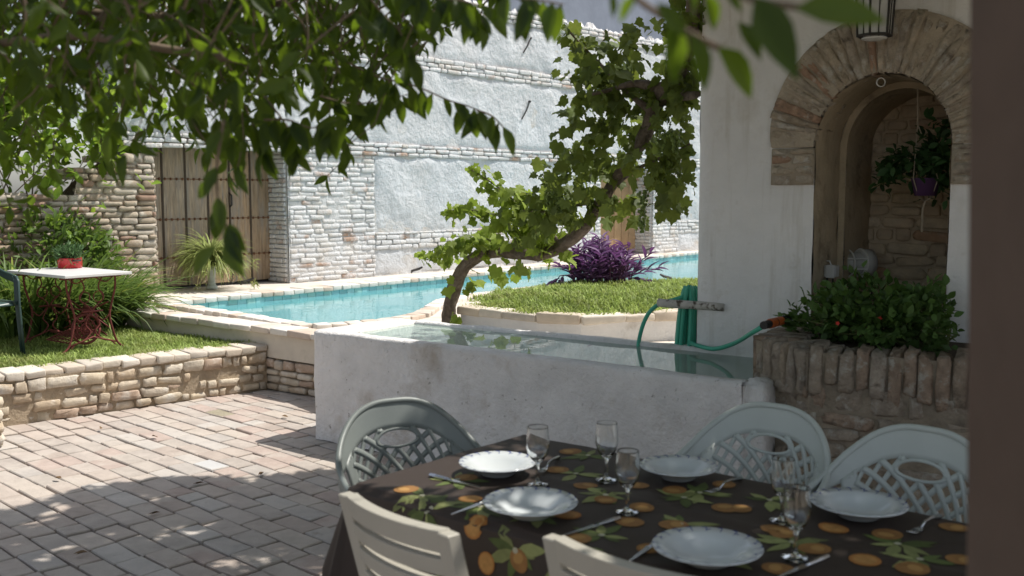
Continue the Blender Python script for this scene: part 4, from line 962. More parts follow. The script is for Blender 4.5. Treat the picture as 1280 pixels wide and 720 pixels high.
# ---- bushes by the left wall
LZ=.335
strap_plant('strap_leaf_plant','dense clump of arching strap leaves behind the sewing table','plant',at_z(50,425,LZ)+Vector((0,.70,0)),800,(.5,.95),.030,.45,STRAP,'strap leaved plants along the brick wall',mt2=STRAPY,n2=40)
strap_plant('strap_leaf_plant','yellowing arching strap leaves between sewing table and pool side','plant',at_z(116,412,LZ)+Vector((-.1,.40,0)),330,(.4,.75),.030,.26,STRAP,'strap leaved plants along the brick wall',mt2=STRAPY,n2=70)
strap_plant('strap_leaf_plant','dark strap leaf clump at the left edge behind the green chair','plant',at_z(-10,428,LZ)+Vector((0,.5,0)),600,(.55,1.1),.030,.55,STRAP,'strap leaved plants along the brick wall',mt2=STRAPY,n2=30)
b=at_z(20,405,LZ)+Vector((-.1,.55,0))
leafy_shrub('leafy_shrub','tall leafy green shrub against the brick wall at the left','shrub',b,[(b+Z*.55,(.75,.4,.55)),(b+Vector((-.5,0,.8)),(.5,.35,.5)),(b+Vector((.45,.1,.55)),(.4,.3,.45))],5200,.10,mat('bush_leaf',(.11,.175,.04),.5,island=.5,nvar=.25,bump=0,transl=.38,transl_col=(.26,.40,.06)),LANCE,stems=16)
# ---- climber over the low brick wall
b=wp(D1L-1.6,zl1,-.15)
c=thing('climbing_plant','bright yellow green climber spilling over the low brick wall','climber',tuple(wp(D1L-1.6,LZ,-.25)))
ells=[]
for k in range(15):
    s=D1L-.1-k*.33; zz_=(zl0 if k<2 else zl1)+.05; ells.append((wp(s,zz_+.25+.12*math.sin(k*1.7)+ (.12*k if k<6 else .7)*.5,-.1+.1*math.sin(k)),(.30,.28,.34)))
    if k>2: ells.append((wp(s,zz_+.85+.2*math.sin(k*2.1),-.35),(.36,.35,.40)))
    if k>4: ells.append((wp(s,zz_+1.55+.2*math.sin(k*1.3),-.6),(.42,.4,.42)))
for s,z in ((D1L-.35,zl0-.25),(D1L-.95,zl1-.05),(D1L-1.3,zl1-.15),(D1L-1.9,zl1-.25)): ells.append((wp(s,z,.10),(.22,.10,.16)))
leafy_shrub('','','',c['_o'],ells,9500,.12,LEAF_C,OVAL,parent=c,stems=0)
mb=MB()
for k in range(26):
    e=random.choice(ells)[0]; b0=wp(D1L-.6-random.random()*3.5,LZ,-.5); mb.tube([b0,(b0+e)/2+rv(.1),e],[.012,.009,.004],6)
mb.build('stems',TWIG,c)
# ---- spider plant on its stand in front of the gate
sb=at_z(265,361,ZP)
t=thing('spider_plant','pale variegated spider plant in a slim glazed pot before the gate','potted plant',tuple(sb))
mb=MB(); mb.lathe([(.001,0),(.065,0),(.07,.02),(.045,.05),(.04,.12),(.05,.20),(.075,.27),(.08,.285),(.07,.285),(.06,.26),(.001,.25)],20,sb)
mb.build('pot',mat('pale_glazed_pot',(.42,.46,.42),.35,nvar=.2,nscale=15,bump=.1),t,smooth=True)
top=sb+Z*.27; spx=[]
for _ in range(560):
    a=random.uniform(0,6.283); spx.append((top+rv(.025),a,random.uniform(.38,.66),.018*random.uniform(.7,1.3),random.uniform(.4,1.45),random.uniform(1.3,2.6)))
ribbon_batch('leaves',spx,SPIDER,t)
mb=MB(); pos,ax,nr,sz=[],[],[],[]
for _ in range(16):
    a=random.uniform(0,6.283); e=top+Vector((.5*math.cos(a),.4*math.sin(a),random.uniform(-.25,.08))); mb.tube(catm([top+Z*.12,top.lerp(e,.5)+Z*.2,e]),.003,4)
    leaves('plantlet',[e]*7,[rv(1) for i in range(7)],[Z+rv(.4) for i in range(7)],[random.uniform(.05,.09) for i in range(7)],T_lance(.16,.06,.4),SPIDER,t)
mb.build('runners',mat('runner_stem',(.42,.38,.16),.6,bump=0),t)
mb=MB(); sc=at_z(292,357,ZP); mb.tube([sc+Vector((.085*(1-k/40)*math.cos(k*.34),0,.10+.085*(1-k/40)*math.sin(k*.34))) for k in range(34)],.006,6)
tag(mb.build('scroll_hoop',mat('grey_wire',(.25,.25,.24),.5,metal=.6,bump=0),loc=tuple(sc)),'small curled wire hoop standing beside the spider plant pot','wire hoop')
# ---- hooks clipped along the pool coping
for (x,y,lab) in ((518,343,'black bent hook on the coping left of the vine trunk'),(675,329,'black bent hook on the far coping just above the vine trunk'),(306,358,'black bent hook on the coping beside the spider plant'),(808,316,'black bent hook on the far coping right of the purple plant'),(836,353,'black bent hook on the near coping right of the purple plant')):
    p=at_z(x,y,ZP+.03); mb=MB(); s_=-1 if y>350 and x>800 else 1
    mb.tube([p-fd*.13*s_*.4+Z*.02,p-fd*.05*s_+Z*.05,p+Vector((.06*s_,.0,.075)),p+Vector((.11*s_,0,.10))],[.012,.018,.018,.012],6)
    tag(mb.build('coping_hook',IRON,loc=tuple(p)),lab,'hook','black hooks along the pool coping')
# ---- shrub in the planter
b=at_z(1085,405,ZPL-.03); b=pC*.4+towall(pE)*.35+towall(pL)*.25; b.z=ZPL-.04
pv_=lambda px,py,d: at_plane(px,py,HO-VB*d,VB)
ells=[(pv_(1075,395,.35),(.22,.28,.13)),(pv_(1125,402,.40),(.22,.25,.11)),(pv_(1030,402,.30),(.16,.20,.08)),(pv_(1095,370,.15),(.16,.2,.09)),(pv_(1150,385,.2),(.14,.2,.10)),(pv_(1050,380,.2),(.10,.16,.06)),(pv_(1000,400,.35),(.08,.10,.045)),(pv_(1165,420,.45),(.12,.15,.06))]
t=leafy_shrub('planter_shrub','leafy green shrub with a few red flowers filling the brick planter','shrub',b,ells,2500,.048,LEAF_S,OVAL,stems=26)
RPET=mat('red_petal',(.55,.04,.03),.6,bump=0)
for (x,y) in ((1047,404),(1086,411),(1100,398)):
    p=pv_(x,y,.60)
    leaves('flower',[p]*5,[UB*math.cos(k*1.256)+Z*math.sin(k*1.256)-VB*.3 for k in range(5)],[-VB]*5,[.011]*5,OVAL,RPET,t)
mb=MB(); sp0=pv_(1010,395,.2)
mb.tube([pv_(1012,400,.2),pv_(1008,380,.2),pv_(1003,362,.2)],.003,5); mb.build('sprig_stem',STEM,t)
leaves('sprig_leaves',[pv_(1012-k*1.1,400-k*4.6,.2) for k in range(9)],[rv(.6)+Vector((0,0,.4)) for k in range(9)],[rv()+Z for k in range(9)],[.03]*9,OVAL,LEAF_S,t)
# ---- hanging plant in the niche
hd=.40
hpv=lambda px,py,d=hd: at_plane(px,py,HO+VB*d,VB)
pb_=hpv(1157,232)
t=thing('hanging_plant','trailing plant in a purple pot hung on cords inside the niche','hanging plant',tuple(pb_))
mb=MB(); mb.lathe([(.001,-.055),(.055,-.055),(.075,.035),(.08,.04),(.074,.04),(.06,.02),(.001,.02)],18,pb_); mb.build('pot',mat('purple_plastic',(.09,.045,.12),.5,bump=0),t,smooth=True)
CORD=mat('pale_cord',(.42,.36,.28),.9,bump=.2)
mb=MB(); kn=hpv(1147,155); mb.tube([hpv(1147,110),kn],.004,5)
for a in (0,1.6,3.1,4.7): mb.tube([kn,pb_+Vector((.085*math.cos(a+.4),.085*math.sin(a+.4),.035)),pb_+Vector((.045*math.cos(a+.4),.045*math.sin(a+.4),-.06)),pb_-Z*.085],.0032,5)
mb.tube([pb_-Z*.085,hpv(1153,262),hpv(1152,290)],.006,5); mb.build('cord',CORD,t)
ells=[(hpv(1157,205),(.13,.13,.09)),(hpv(1172,180),(.10,.10,.11)),(hpv(1180,212),(.09,.10,.09)),(hpv(1132,215),(.10,.09,.06)),(hpv(1112,205),(.07,.06,.06)),(hpv(1100,228),(.06,.05,.05)),(hpv(1185,235),(.04,.05,.06)),(hpv(1150,250),(.02,.02,.05))]
leafy_shrub('','','',t['_o'],ells,560,.062,LEAF_H,OVAL,parent=t,stems=10,up=0.)
# ---- a few dry leaves dropped on the paving
DRY=mat('dry_leaf',(.16,.10,.05),.8,island=.4,nvar=.3,bump=0)
for k,(x,y,lab) in enumerate(((125,536,'dry brown leaf on the sunlit paving below the retaining wall'),(190,545,'dry curled leaf on the paving just right of the mossy brick'),(77,598,'dry leaf on the left paving near the edge of the tree shadow'),(255,603,'dry leaf on the paving in front of the pale square brick'),(352,520,'dry leaf on the paving close to the trough corner'),(330,590,'dry leaf at the edge of the tree shadow nearest the grey green chair'),(200,640,'dry leaf lying in the middle of the tree shadow on the paving'),(110,690,'dry leaf in the shade at the lower left of the paving'))):
    p=at_z(x,y,.016); a=random.uniform(0,6.28); o_=leaves('fallen_leaf',[p,p+Vector((.001,0,0))],[Vector((math.cos(a),math.sin(a),.15)),Vector((math.cos(a+.1),math.sin(a+.1),.1))],[Z+rv(.4)]*2,[.06,.05],LANCE,DRY,loc=tuple(p)); tag(o_,lab,'leaf','dry leaves fallen on the paving')
# ================================================================== THE OVERHANGING TREE
tree=thing('shade_tree','dark leafy tree whose hanging branches cover the top left','tree',(-3.3,2.4,0))
wood=MB(); trunk_mesh(wood,[Vector(p) for p in ((-3.3,2.4,-.1),(-3.25,2.4,.8),(-3.1,2.5,1.7),(-2.7,2.7,2.6),(-2.2,2.9,3.2))],[.2,.17,.15,.13,.11],12,.15,3)
wood.build('trunk',TWIG,tree,smooth=True,weld=True)
limb=MB(); pos,ax,nr,sz=[],[],[],[]
for q in (((-2.2,2.9,3.2),(-1.2,3.2,3.3),(0,3.6,3.5),(1.4,3.8,3.7)),((-2.2,2.9,3.2),(-1.6,4.0,3.5),(-.8,5.0,3.8),(.2,5.8,4.0)),((-2.7,2.7,2.6),(-2.0,3.2,2.65),(-1.2,3.9,2.8),(-.4,4.4,3.0)),((-2.2,2.9,3.2),(-1.0,2.2,3.2),(.2,1.8,3.2),(1.6,1.6,3.3)),((-2.7,2.7,2.6),(-1.9,2.6,2.35),(-1.1,2.6,2.3),(-.4,2.5,2.36))):
    limb.tube(catm([Vector(p) for p in q],6),list(np.linspace(.07,.018,19)),7)
# twigs seen crossing the upper left
for q in (((-60,20),(60,12),(200,20),(330,8),(420,-20)),((-40,60),(90,45),(200,60),(300,75)),((60,-20),(130,25),(170,60)),((150,-20),(110,60),(60,110))):
    dd_=random.uniform(2.5,3.4); limb.tube(catm([at_y(x,y,dd_+random.uniform(-.15,.15)) for x,y in q],5),.010,6)
XB=[-200,0,25,45,70,110,150,168,190,230,262,300,335,360,378,410,445,470,490,510,530]
YB=[300,285,300,215,235,215,250,240,170,185,255,250,215,175,195,250,215,170,130,110,40]
def strand(top,bot,lf=(.055,.085),step=.032,spread=1.0,dens=1.0):
    n=max(4,int((bot-top).length/step)); P=[top.lerp(bot,i/n)+Vector((noise.noise(top*3+Vector((i*.25,0,0))),noise.noise(top*3+Vector((0,i*.25,0))),0))*.06 for i in range(n+1)]
    limb.tube(P[::2] if len(P)>5 else P,[.004-.0028*i/max(1,len(P[::2] if len(P)>5 else P)-1) for i in range(len(P[::2] if len(P)>5 else P))],5)
    side=1; base=random.uniform(0,6.283)
    for i,p in enumerate(P):
        if random.random()>dens: continue
        side=-side; a=base+side*1.4+random.gauss(0,.5); o=Vector((math.cos(a),math.sin(a),0))
        d=o*random.uniform(.35,1.1)*spread+Vector((0,0,-random.uniform(.25,1.1))); pos.append(p); ax.append(d); nr.append(o*-.3+Z*.5+rv(.5)); sz.append(random.uniform(*lf))
    pos.append(P[-1]); ax.append(Vector((random.gauss(0,.3),random.gauss(0,.3),-1))); nr.append(rv()+Vector((0,-1,.3))); sz.append(lf[1])
for k in range(155):
    x=random.uniform(-160,520); y=np.interp(x,XB,YB)*random.choice([random.uniform(.35,.75),random.uniform(.65,1.0)])-22; dep=random.uniform(2.1,4.0)
    b=at_y(x,y,dep); tpx=at_y(x+random.uniform(-220,220),random.uniform(-150,0),dep+random.uniform(-.3,.3)); strand(tpx,b,(.045,.072),dens=.95)
for k in range(85):          # dense dark mass right at the upper left
    x=random.uniform(-160,430); y=random.uniform(20,120); dep=random.uniform(1.9,3.6); strand(at_y(x+random.uniform(-200,200),random.uniform(-140,-20),dep),at_y(x,y,dep),(.05,.075))
# the branch reaching right and the fringe along the top edge
def spray(pts,dep,lf,n,hang=1.0,r=.003):
    q=catm([at_y(x,y,dep if not isinstance(dep,list) else dep[i]) for i,(x,y) in enumerate(pts)],6); limb.tube(q,[r*(1-.6*i/len(q)) for i in range(len(q))],5); m=len(q)
    for k in range(n):
        p=q[min(m-1,int(m*(k+.5)/n))]; pos.append(p); ax.append(Vector((random.gauss(.1,.5),random.gauss(0,.4),-hang))); nr.append(Vector((random.gauss(0,.5),-1,.5))); sz.append(random.uniform(*lf))
spray([(420,70),(470,95),(520,108),(560,125),(598,138),(622,160)],2.5,(.06,.09),15)
spray([(400,120),(440,130),(480,125),(510,118)],2.6,(.06,.085),12)
spray([(596,138),(615,145),(630,160)],2.5,(.06,.09),5)
spray([(450,-20),(480,20),(500,40),(512,70)],2.2,(.06,.085),16)
spray([(480,-25),(530,-5),(570,0),(605,8)],2.1,(.06,.09),16)
spray([(540,-30),(585,5),(605,30)],2.3,(.05,.07),14)
spray([(610,-30),(640,-5),(672,0),(705,6)],1.7,(.06,.085),9)
spray([(330,150),(360,150),(390,160),(420,150)],2.3,(.07,.10),12)
spray([(280,150),(272,200),(272,245),(278,262),(284,285)],1.75,(.055,.075),5,.8)
spray([(225,110),(240,150),(262,185)],2.3,(.06,.09),8); spray([(300,120),(318,160),(330,190)],2.3,(.06,.09),10)
spray([(330,120),(360,160),(372,195)],2.4,(.06,.09),10)
def one(b,t,dep,w=1.0,nrm=None):
    p=at_y(*b,dep); q=at_y(*t,dep+random.uniform(-.04,.04)); pos.append(p); ax.append(q-p); nr.append(nrm or Vector((random.gauss(0,.3),-1,.4))); sz.append((q-p).length)
for b,t_ in (((270,225),(242,249)),((277,260),(258,290)),((287,280),(304,314)),((281,303),(301,345)),((270,308),(236,344)),((285,285),(300,330))): one(b,t_,1.75)
for b,t_,d_ in (((797,-4),(768,28),.95),((836,24),(850,108),1.0),((820,4),(862,46),.95),((862,40),(889,114),.95),((895,58),(951,122),1.05),((922,27),(955,72),1.05),((944,-4),(996,92),.95),((993,11),(1112,18),.95),((1000,-14),(1080,16),1.0),((880,-8),(900,40),1.0),((860,-8),(874,22),1.0),((850,20),(838,60),1.0),((762,-8),(770,24),1.1),((905,-10),(930,14),1.0)): one(b,t_,d_)
limb.tube([at_y(x,y,1.0) for x,y in ((770,-30),(800,2),(836,26),(862,42),(898,60))],.0035,6); limb.tube([at_y(x,y,.98) for x,y in ((880,-20),(940,0),(1000,10))],.003,6)
# the canopy over terrace and table, above the frame: it throws the dappled shade
shade=[(-4.0,1.2),(3.6,.2),(3.6,5.2),(1.2,6.1),(-.2,6.0),(-1.0,5.72),(-1.5,5.55),(-2.05,5.52),(-2.35,5.35),(-2.6,4.95),(-4.2,4.2)]
for (x,y) in ((-1.3,5.4),(-2.1,5.3)): pass
cnt=0
FLECK=[]                        # gaps in the crown that let sun flecks reach chair backs, plate and cloth
for (x,y,z,r) in ((448,621,.86,.05),(462,627,.86,.08),(478,634,.86,.11),(505,645,.86,.09),(535,656,.84,.09),(692,671,.86,.12),(716,677,.86,.12),(424,548,.76,.13),(428,580,.68,.10),(452,525,.80,.08),(598,580,.79,.10),(612,577,.79,.08),(510,598,.76,.12),(560,580,.76,.09),(480,650,.80,.09)):
    p=at_z(x,y,z); FLECK.append((p.x-z*.554*SUNV.x,p.y-z*.554*SUNV.y,r+.055,0))
while cnt<54000:
    gx=random.uniform(-4.2,3.6); gy=random.uniform(.2,6.1)
    if random.random()<.2: gx=random.uniform(-3.0,-.9); gy=random.uniform(3.2,5.7)
    elif random.random()<.5: gx=random.uniform(-.3,3.6); gy=random.uniform(.2,4.6)
    if not inside((gx,gy),shade): continue
    nn=noise.noise(Vector((gx*3.6,gy*3.6,5)))+.5*noise.noise(Vector((gx*7,gy*7,2)))
    tbl=gx>-.25 and gy<4.6
    if nn<(-2 if tbl else (-.50 if gx>-1.0 else -.27)): continue
    if any((gx-a)**2+(gy-b)**2<r*r for a,b,r,c in FLECK): continue
    z=random.uniform(3.0,4.0); p=Vector((gx+z*.554*SUNV.x,gy+z*.554*SUNV.y,z)); q=project(p)
    if q[2]>.3 and -60<q[0]<1340 and q[1]>-50: 
        continue
    cnt+=1; pos.append(p); a=random.uniform(0,6.283); ax.append(Vector((math.cos(a),math.sin(a),-.5))); nr.append(Z+rv(.4)); sz.append(random.uniform(.09,.14))
leaves('leaves',pos,ax,nr,sz,LANCE,LEAF_T,tree)
limb.build('branches',TWIG,tree,smooth=True)
# ================================================================== DINING TABLE AND WHAT STANDS ON IT
TZ=.755
TL=Vector((-.458,2.925,0)); tu=Vector((math.cos(R(-40)),math.sin(R(-40)),0)); tv_=Vector((-tu.y,tu.x,0)); LEN,WID=1.75,.78
def tp_(s,t,z=TZ): return TL+tu*s+tv_*t+Z*z
tc_=tp_(LEN/2,WID/2,0)
tab=thing('dining_table','rectangular garden table hidden under the brown printed cloth','table',tuple(tc_))
PLM=mat('grey_table_plastic',(.35,.35,.34),.6,bump=0)
mb=MB(); mb.box(tp_(LEN/2,WID/2,TZ-.025),tu*(LEN/2-.01),tv_*(WID/2-.01),Z*.015); mb.build('tabletop',PLM,tab,bevel=.004)
for i in (0,1):
    for j in (0,1):
        mb=MB(); q=tp_(.12+i*(LEN-.24),.10+j*(WID-.20),0); mb.tube([q,q+Z*.72],[.022,.028],10); mb.build('leg',PLM,tab)
def cloth(s,t,off=0.0):
    cs,ct=min(max(s,0),LEN),min(max(t,0),WID); os_,ot=s-cs,t-ct; r=math.hypot(os_,ot)
    wr=.0032*noise.noise(Vector((s*5,t*5,1)))+.0012*noise.noise(Vector((s*14,t*14,2)))
    # two folded creases across the cloth
    for c0 in (.62,1.22): wr+= .0042*math.exp(-abs((s-c0)/.012))
    wr+= .0042*math.exp(-abs((t-WID*.5)/.012))
    if r<1e-6: return tp_(cs,ct,TZ+wr+off)
    d=(tu*os_+tv_*ot)/r; br_=.014
    per=cs-ct+ (math.atan2(ot,os_)*.25)
    if r<br_*math.pi/2:
        a=r/br_; return tp_(cs,ct,TZ+wr-br_*(1-math.cos(a)))+d*(br_*math.sin(a))+(d*math.sin(a)+Z*math.cos(a))*off
    h=r-br_*math.pi/2; k=min(1,h/.28)
    fl=.02+.03*k+ (.028*math.sin(per*17+1.3)+.012*math.sin(per*41))*k
    if os_ and ot: fl+=.04*k
    return tp_(cs,ct,TZ-br_-h*.985)+d*(br_+fl+off)
DROP=.40
clo=thing('tablecloth','dark brown cloth printed with oranges and green leaves over the table','tablecloth',tuple(tp_(LEN/2,WID/2)))
mb=MB(); st=.0215; ss=[ -DROP+(LEN+2*DROP)*i/110 for i in range(111)]; tt=[-DROP+(WID+2*DROP)*i/72 for i in range(73)]
def snap(a,L):
    v=[]
    for x in a: v.append(x)
    for e in (0,.006,.012,.018,.024): v += [-e,L+e]
    return sorted(set(round(x,4) for x in v))
ss=snap(ss,LEN); tt=snap(tt,WID)
mb.grid([[cloth(s,t) for t in tt] for s in ss],0)
def decal(shape,c,ang,size,off,mi,fan=True):
    """a flat printed motif laid on the cloth surface; shape: outline in motif units"""
    ca,sa=math.cos(ang)*size,math.sin(ang)*size; vs=[cloth(c[0],c[1],off)]; n=len(shape)
    for rr in (.5,1.0):
        for (x,y) in shape: vs.append(cloth(c[0]+(x*ca-y*sa)*rr,c[1]+(x*sa+y*ca)*rr,off))
    fs=[(0,1+i,1+(i+1)%n) for i in range(n)]+[(1+i,1+n+i,1+n+(i+1)%n,1+(i+1)%n) for i in range(n)]
    mb.add(vs,fs,mi)
CIRC=[(math.cos(w),math.sin(w)*.92) for w in np.linspace(0,6.2832,15)[:-1]]
CRES=[(math.cos(w)*.55-.25,math.sin(w)*.75+.05) for w in np.linspace(0,6.2832,13)[:-1]]
LEAFO=[(0,0)]+[(.25,.16),(.55,.2),(.85,.10),(1.05,0),(.85,-.09),(.55,-.17),(.25,-.13)]
LEAFO=[(x-.5,y) for x,y in LEAFO]
def on_cloth(px,py):
    q=at_z(px,py,TZ); d=q-TL; s,t=d.dot(tu),d.dot(tv_); 
    if t>=-.005 and s>=-.005: return s,t
    if t<0:   # on the near hanging side
        n_=-tv_; q=at_plane(px,py,TL+n_*.05,n_); d=q-TL; return d.dot(tu),-(TZ-q.z)-.008
    q=at_plane(px,py,TL-tu*.05,-tu); d=q-TL; return -(TZ-q.z)-.008,d.dot(tv_)
OFF=.0012
def orange(px,py,sz=.040,sl=False):
    s,t=on_cloth(px,py); a=random.uniform(0,6.28); decal(CIRC,(s,t),a,sz*random.uniform(.9,1.1),OFF*2,5 if sl else 1)
    if sl: decal(CIRC,(s,t),a,sz*.80,OFF*2.6,6); 
    else: decal(CRES,(s,t),a,sz*.75,OFF*2.6,2)
def sprig(px,py,n=7,L=.085,pale=0.5):
    s,t=on_cloth(px,py); a0=random.uniform(0,6.28)
    for k in range(n):
        a=a0+k*6.283/n+random.gauss(0,.3); l=L*random.uniform(.7,1.15); decal(LEAFO,(s+math.cos(a)*l*.55,t+math.sin(a)*l*.55),a,l,OFF*(1.0+.12*k),3 if random.random()<pale else 4)
    decal([(math.cos(w)*.5,math.sin(w)*.5) for w in np.linspace(0,6.28,9)[:-1]],(s,t),0,.018,OFF*2.3,7)
for p in ((528,640),(528,620),(600,634),(855,622),(875,616),(752,670),(757,620),(850,656),(962,626),(990,680),(1122,680),(572,600),(720,592),(905,700),(668,645),(735,570),(1000,600),(640,690),(1150,700),(705,705),(560,700)): sprig(*p)
for p,sl in (((508,612),0),((588,624),1),((583,598),0),((713,565),0),((696,587),0),((732,608),0),((797,607),0),((843,613),0),((802,635),0),((787,653),0),((906,635),0),((925,636),0),((709,645),1),((842,657),0),((812,686),0),((757,626),0),((969,662),0),((980,668),0),((973,712),0),((722,674),0),((1042,661),1),((1109,668),0),((1081,701),1),((1192,660),0),((1203,700),0),((1018,687),0),((605,706),1),((645,703),0),((587,660),1),((905,606),0),((560,690),0),((1140,712),0)): orange(*p,.038 if p[1]<655 or p[0]>700 else .034,sl)
CLOTHM=mat('brown_cotton_cloth',(.042,.029,.023),.62,nvar=.12,nscale=5,bump=.25,bscale=260,bdist=.001,spec=.42)
CMS=[CLOTHM,mat('print_orange',(.30,.15,.05),.65,nvar=.25,nscale=30,bump=0),mat('print_orange_light',(.43,.24,.08),.65,nvar=.1,bump=0),mat('print_leaf_pale',(.24,.26,.10),.65,island=.3,nvar=.2,nscale=40,bump=0),mat('print_leaf_dark',(.10,.13,.04),.65,island=.3,nvar=.2,nscale=40,bump=0),mat('print_peel',(.42,.18,.05),.65,bump=0),mat('print_slice',(.48,.25,.08),.65,nvar=.25,nscale=70,bump=0),mat('print_blossom',(.48,.46,.34),.65,bump=0)]
cl=mb.build('cloth',CMS,clo,smooth=True)
# ---- plates
PORC=mat('white_porcelain',(.58,.61,.62),.12,nvar=.03,bump=0,spec=.5); BLUEP=mat('blue_glaze',(.03,.05,.22),.2,bump=0)
def plate(px,py,D,label,z0=.0):
    c=at_z(px,py,TZ+.032); c.z=TZ+.004+z0; r=D/2; a0=random.uniform(0,6.28); s=D/.24
    mb=MB(); pr=[(.001,.0),(.05*s,0),(.053*s,.003),(.075*s,.020),(r*.80,.030),(r*.995,.037),(r,.0385),(r*.99,.0405),(r*.79,.0345),(.074*s,.025),(.055*s,.009),(.001,.007)]
    pr=[(a,b) for a,b in pr]; mb.lathe(pr,48,c,0)
    def rimz(q): return .0345+(q-r*.79)/(r*.99-r*.79)*.006+.0007
    for k in range(20):          # brushed blue twigs round the rim
        a=a0+k*6.283/20; 
        def pt(q,w): return c+Vector((q*math.cos(w),q*math.sin(w),rimz(q)))
        w=.012; mb.add([pt(r*.82,a-w*.4),pt(r*.97,a-w),pt(r*.97,a+w),pt(r*.82,a+w*.4)],[(0,1,2,3)],1)
        if k%2: mb.add([pt(r*.90,a-.09),pt(r*.925,a-.09),pt(r*.90,a),pt(r*.875,a)],[(0,1,2,3)],1)
        mb.add([pt(r*.965,a),pt(r*.99,a),pt(r*.99,a+.10),pt(r*.965,a+.08)],[(0,1,2,3)],1)
    tag(mb.build('soup_plate',[PORC,BLUEP],loc=tuple(c),smooth=True),label,'plate','blue rimmed soup plates on the table')
plate(622,581,.240,'blue rimmed soup plate, the sunlit one nearest the grey green chair')
plate(848,586,.235,'blue rimmed soup plate on the wall side between glasses and pale chair')
plate(663,631,.255,'blue rimmed soup plate behind the small slatted chair at the left')
plate(884,687,.258,'blue rimmed soup plate nearest the camera beside the near slatted chair')
plate(1073,632,.252,'blue rimmed soup plate in front of the rightmost lattice chair')
# ---- wine glasses
GLS=glass_mat('clear_glass')
def wineglass(px,py,h,label,rw=.033):
    c=at_z(px,py,TZ+.003); c.z=TZ+.004; k=h/.172
    out=[(.001,.0),(.032,.0),(.0335,.0015),(.030,.004),(.012,.008),(.0055,.014),(.0045,.03),(.0045,.055),(.007,.066),(.018,.076),(.028,.092),(rw,.113),(rw*.985,.140),(rw*.918,.168),(rw*.91,.1712),(rw*.905,.172)]
    inn=[(rw*.91-.0009,.1722),(rw*.91-.0013,.1714),(rw*.918-.0013,.168),(rw*.985-.0016,.140),(rw-.0017,.113),(.0262,.093),(.016,.079),(.006,.073),(.001,.072)]
    mb=MB(); mb.lathe([(a*k,b*k) for a,b in out+inn],32,c); tag(mb.build('wine_glass',GLS,loc=tuple(c),smooth=True),label,'glass','wine glasses on the table')
wineglass(672,607,.178,'stemmed glass beside the sunlit plate, leftmost on the table')
wineglass(758,601,.178,'stemmed glass farthest back, just left of the plate by the trough wall')
wineglass(784,641,.172,'stemmed glass in the middle of the table, in front of the farthest glass')
wineglass(977,652,.170,'stemmed glass in front of the left pale lattice chair, behind another glass')
wineglass(994,698,.172,'stemmed glass nearest the camera between two plates at the right')
# ---- cutlery
MET=mat('stainless_steel',(.55,.56,.58),.22,metal=1,bump=0,nvar=.03)
def oncl(px,py,dz=.006): return at_z(px,py,TZ+dz)
def knife(a,b,label):       # blade end a, handle end b
    A,B=oncl(*a),oncl(*b); d=(B-A); L=.205; d.normalize(); B=A+d*L; s=Z.cross(d); c=tuple((A+B)/2-Z*.004); mb=MB()
    m=A.lerp(B,.56); mb.hexa([A-s*.002-Z*.001,A+s*.004-Z*.001,m+s*.009-Z*.001,m-s*.009-Z*.001],[A-s*.002+Z*.001,A+s*.004+Z*.001,m+s*.009+Z*.001,m-s*.009+Z*.001])
    mb.tube([m,m.lerp(B,.1),m.lerp(B,.7),B],[.004,.0055,.0075,.006],8); tag(mb.build('table_knife',MET,loc=c,smooth=False),label,'knife','cutlery on the table')
def fork(a,b,label):        # tine end a, handle end b
    A,B=oncl(*a),oncl(*b); d=(B-A); L=.20; d.normalize(); B=A+d*L; s=Z.cross(d); mb=MB(); c=tuple((A+B)/2-Z*.004)
    h=A+d*.05; root=A+d*.075
    for k in (-1.5,-.5,.5,1.5): mb.tube([A+s*.0055*k+Z*.006,A.lerp(h,.5)+s*.0058*k+Z*.0,h+s*.0055*k],[.001,.0017,.002],5)
    mb.hexa([h-s*.0115-Z*.001,h+s*.0115-Z*.001,root+s*.004-Z*.001,root-s*.004-Z*.001],[h-s*.0115+Z*.001,h+s*.0115+Z*.001,root+s*.004+Z*.001,root-s*.004+Z*.001])
    m=root.lerp(B,.5)+Z*.010; mb.tube([root,root.lerp(m,.4)+Z*.007,m,B],[.0035,.003,.0042,.007],7); tag(mb.build('table_fork',MET,loc=c,smooth=True),label,'fork','cutlery on the table')
knife((601,609),(543,595),'table knife lying on the cloth in front of the sunlit plate')
knife((565,643),(612,625),'table knife left of the plate behind the small slatted chair')
knife((705,669),(766,650),'table knife lying between the middle glass and the near slatted chair')
knife((788,701),(822,676),'table knife half under the plate nearest the camera')
fork((884,617),(922,600),'table fork right of the plate near the trough wall')
fork((1137,668),(1173,646),'table fork right of the plate before the rightmost chair')
knife((972,722),(1016,703),'table knife by the foot of the glass nearest the camera')
fork((674,592),(692,577),'table fork right of the sunlit plate behind the leftmost glass')
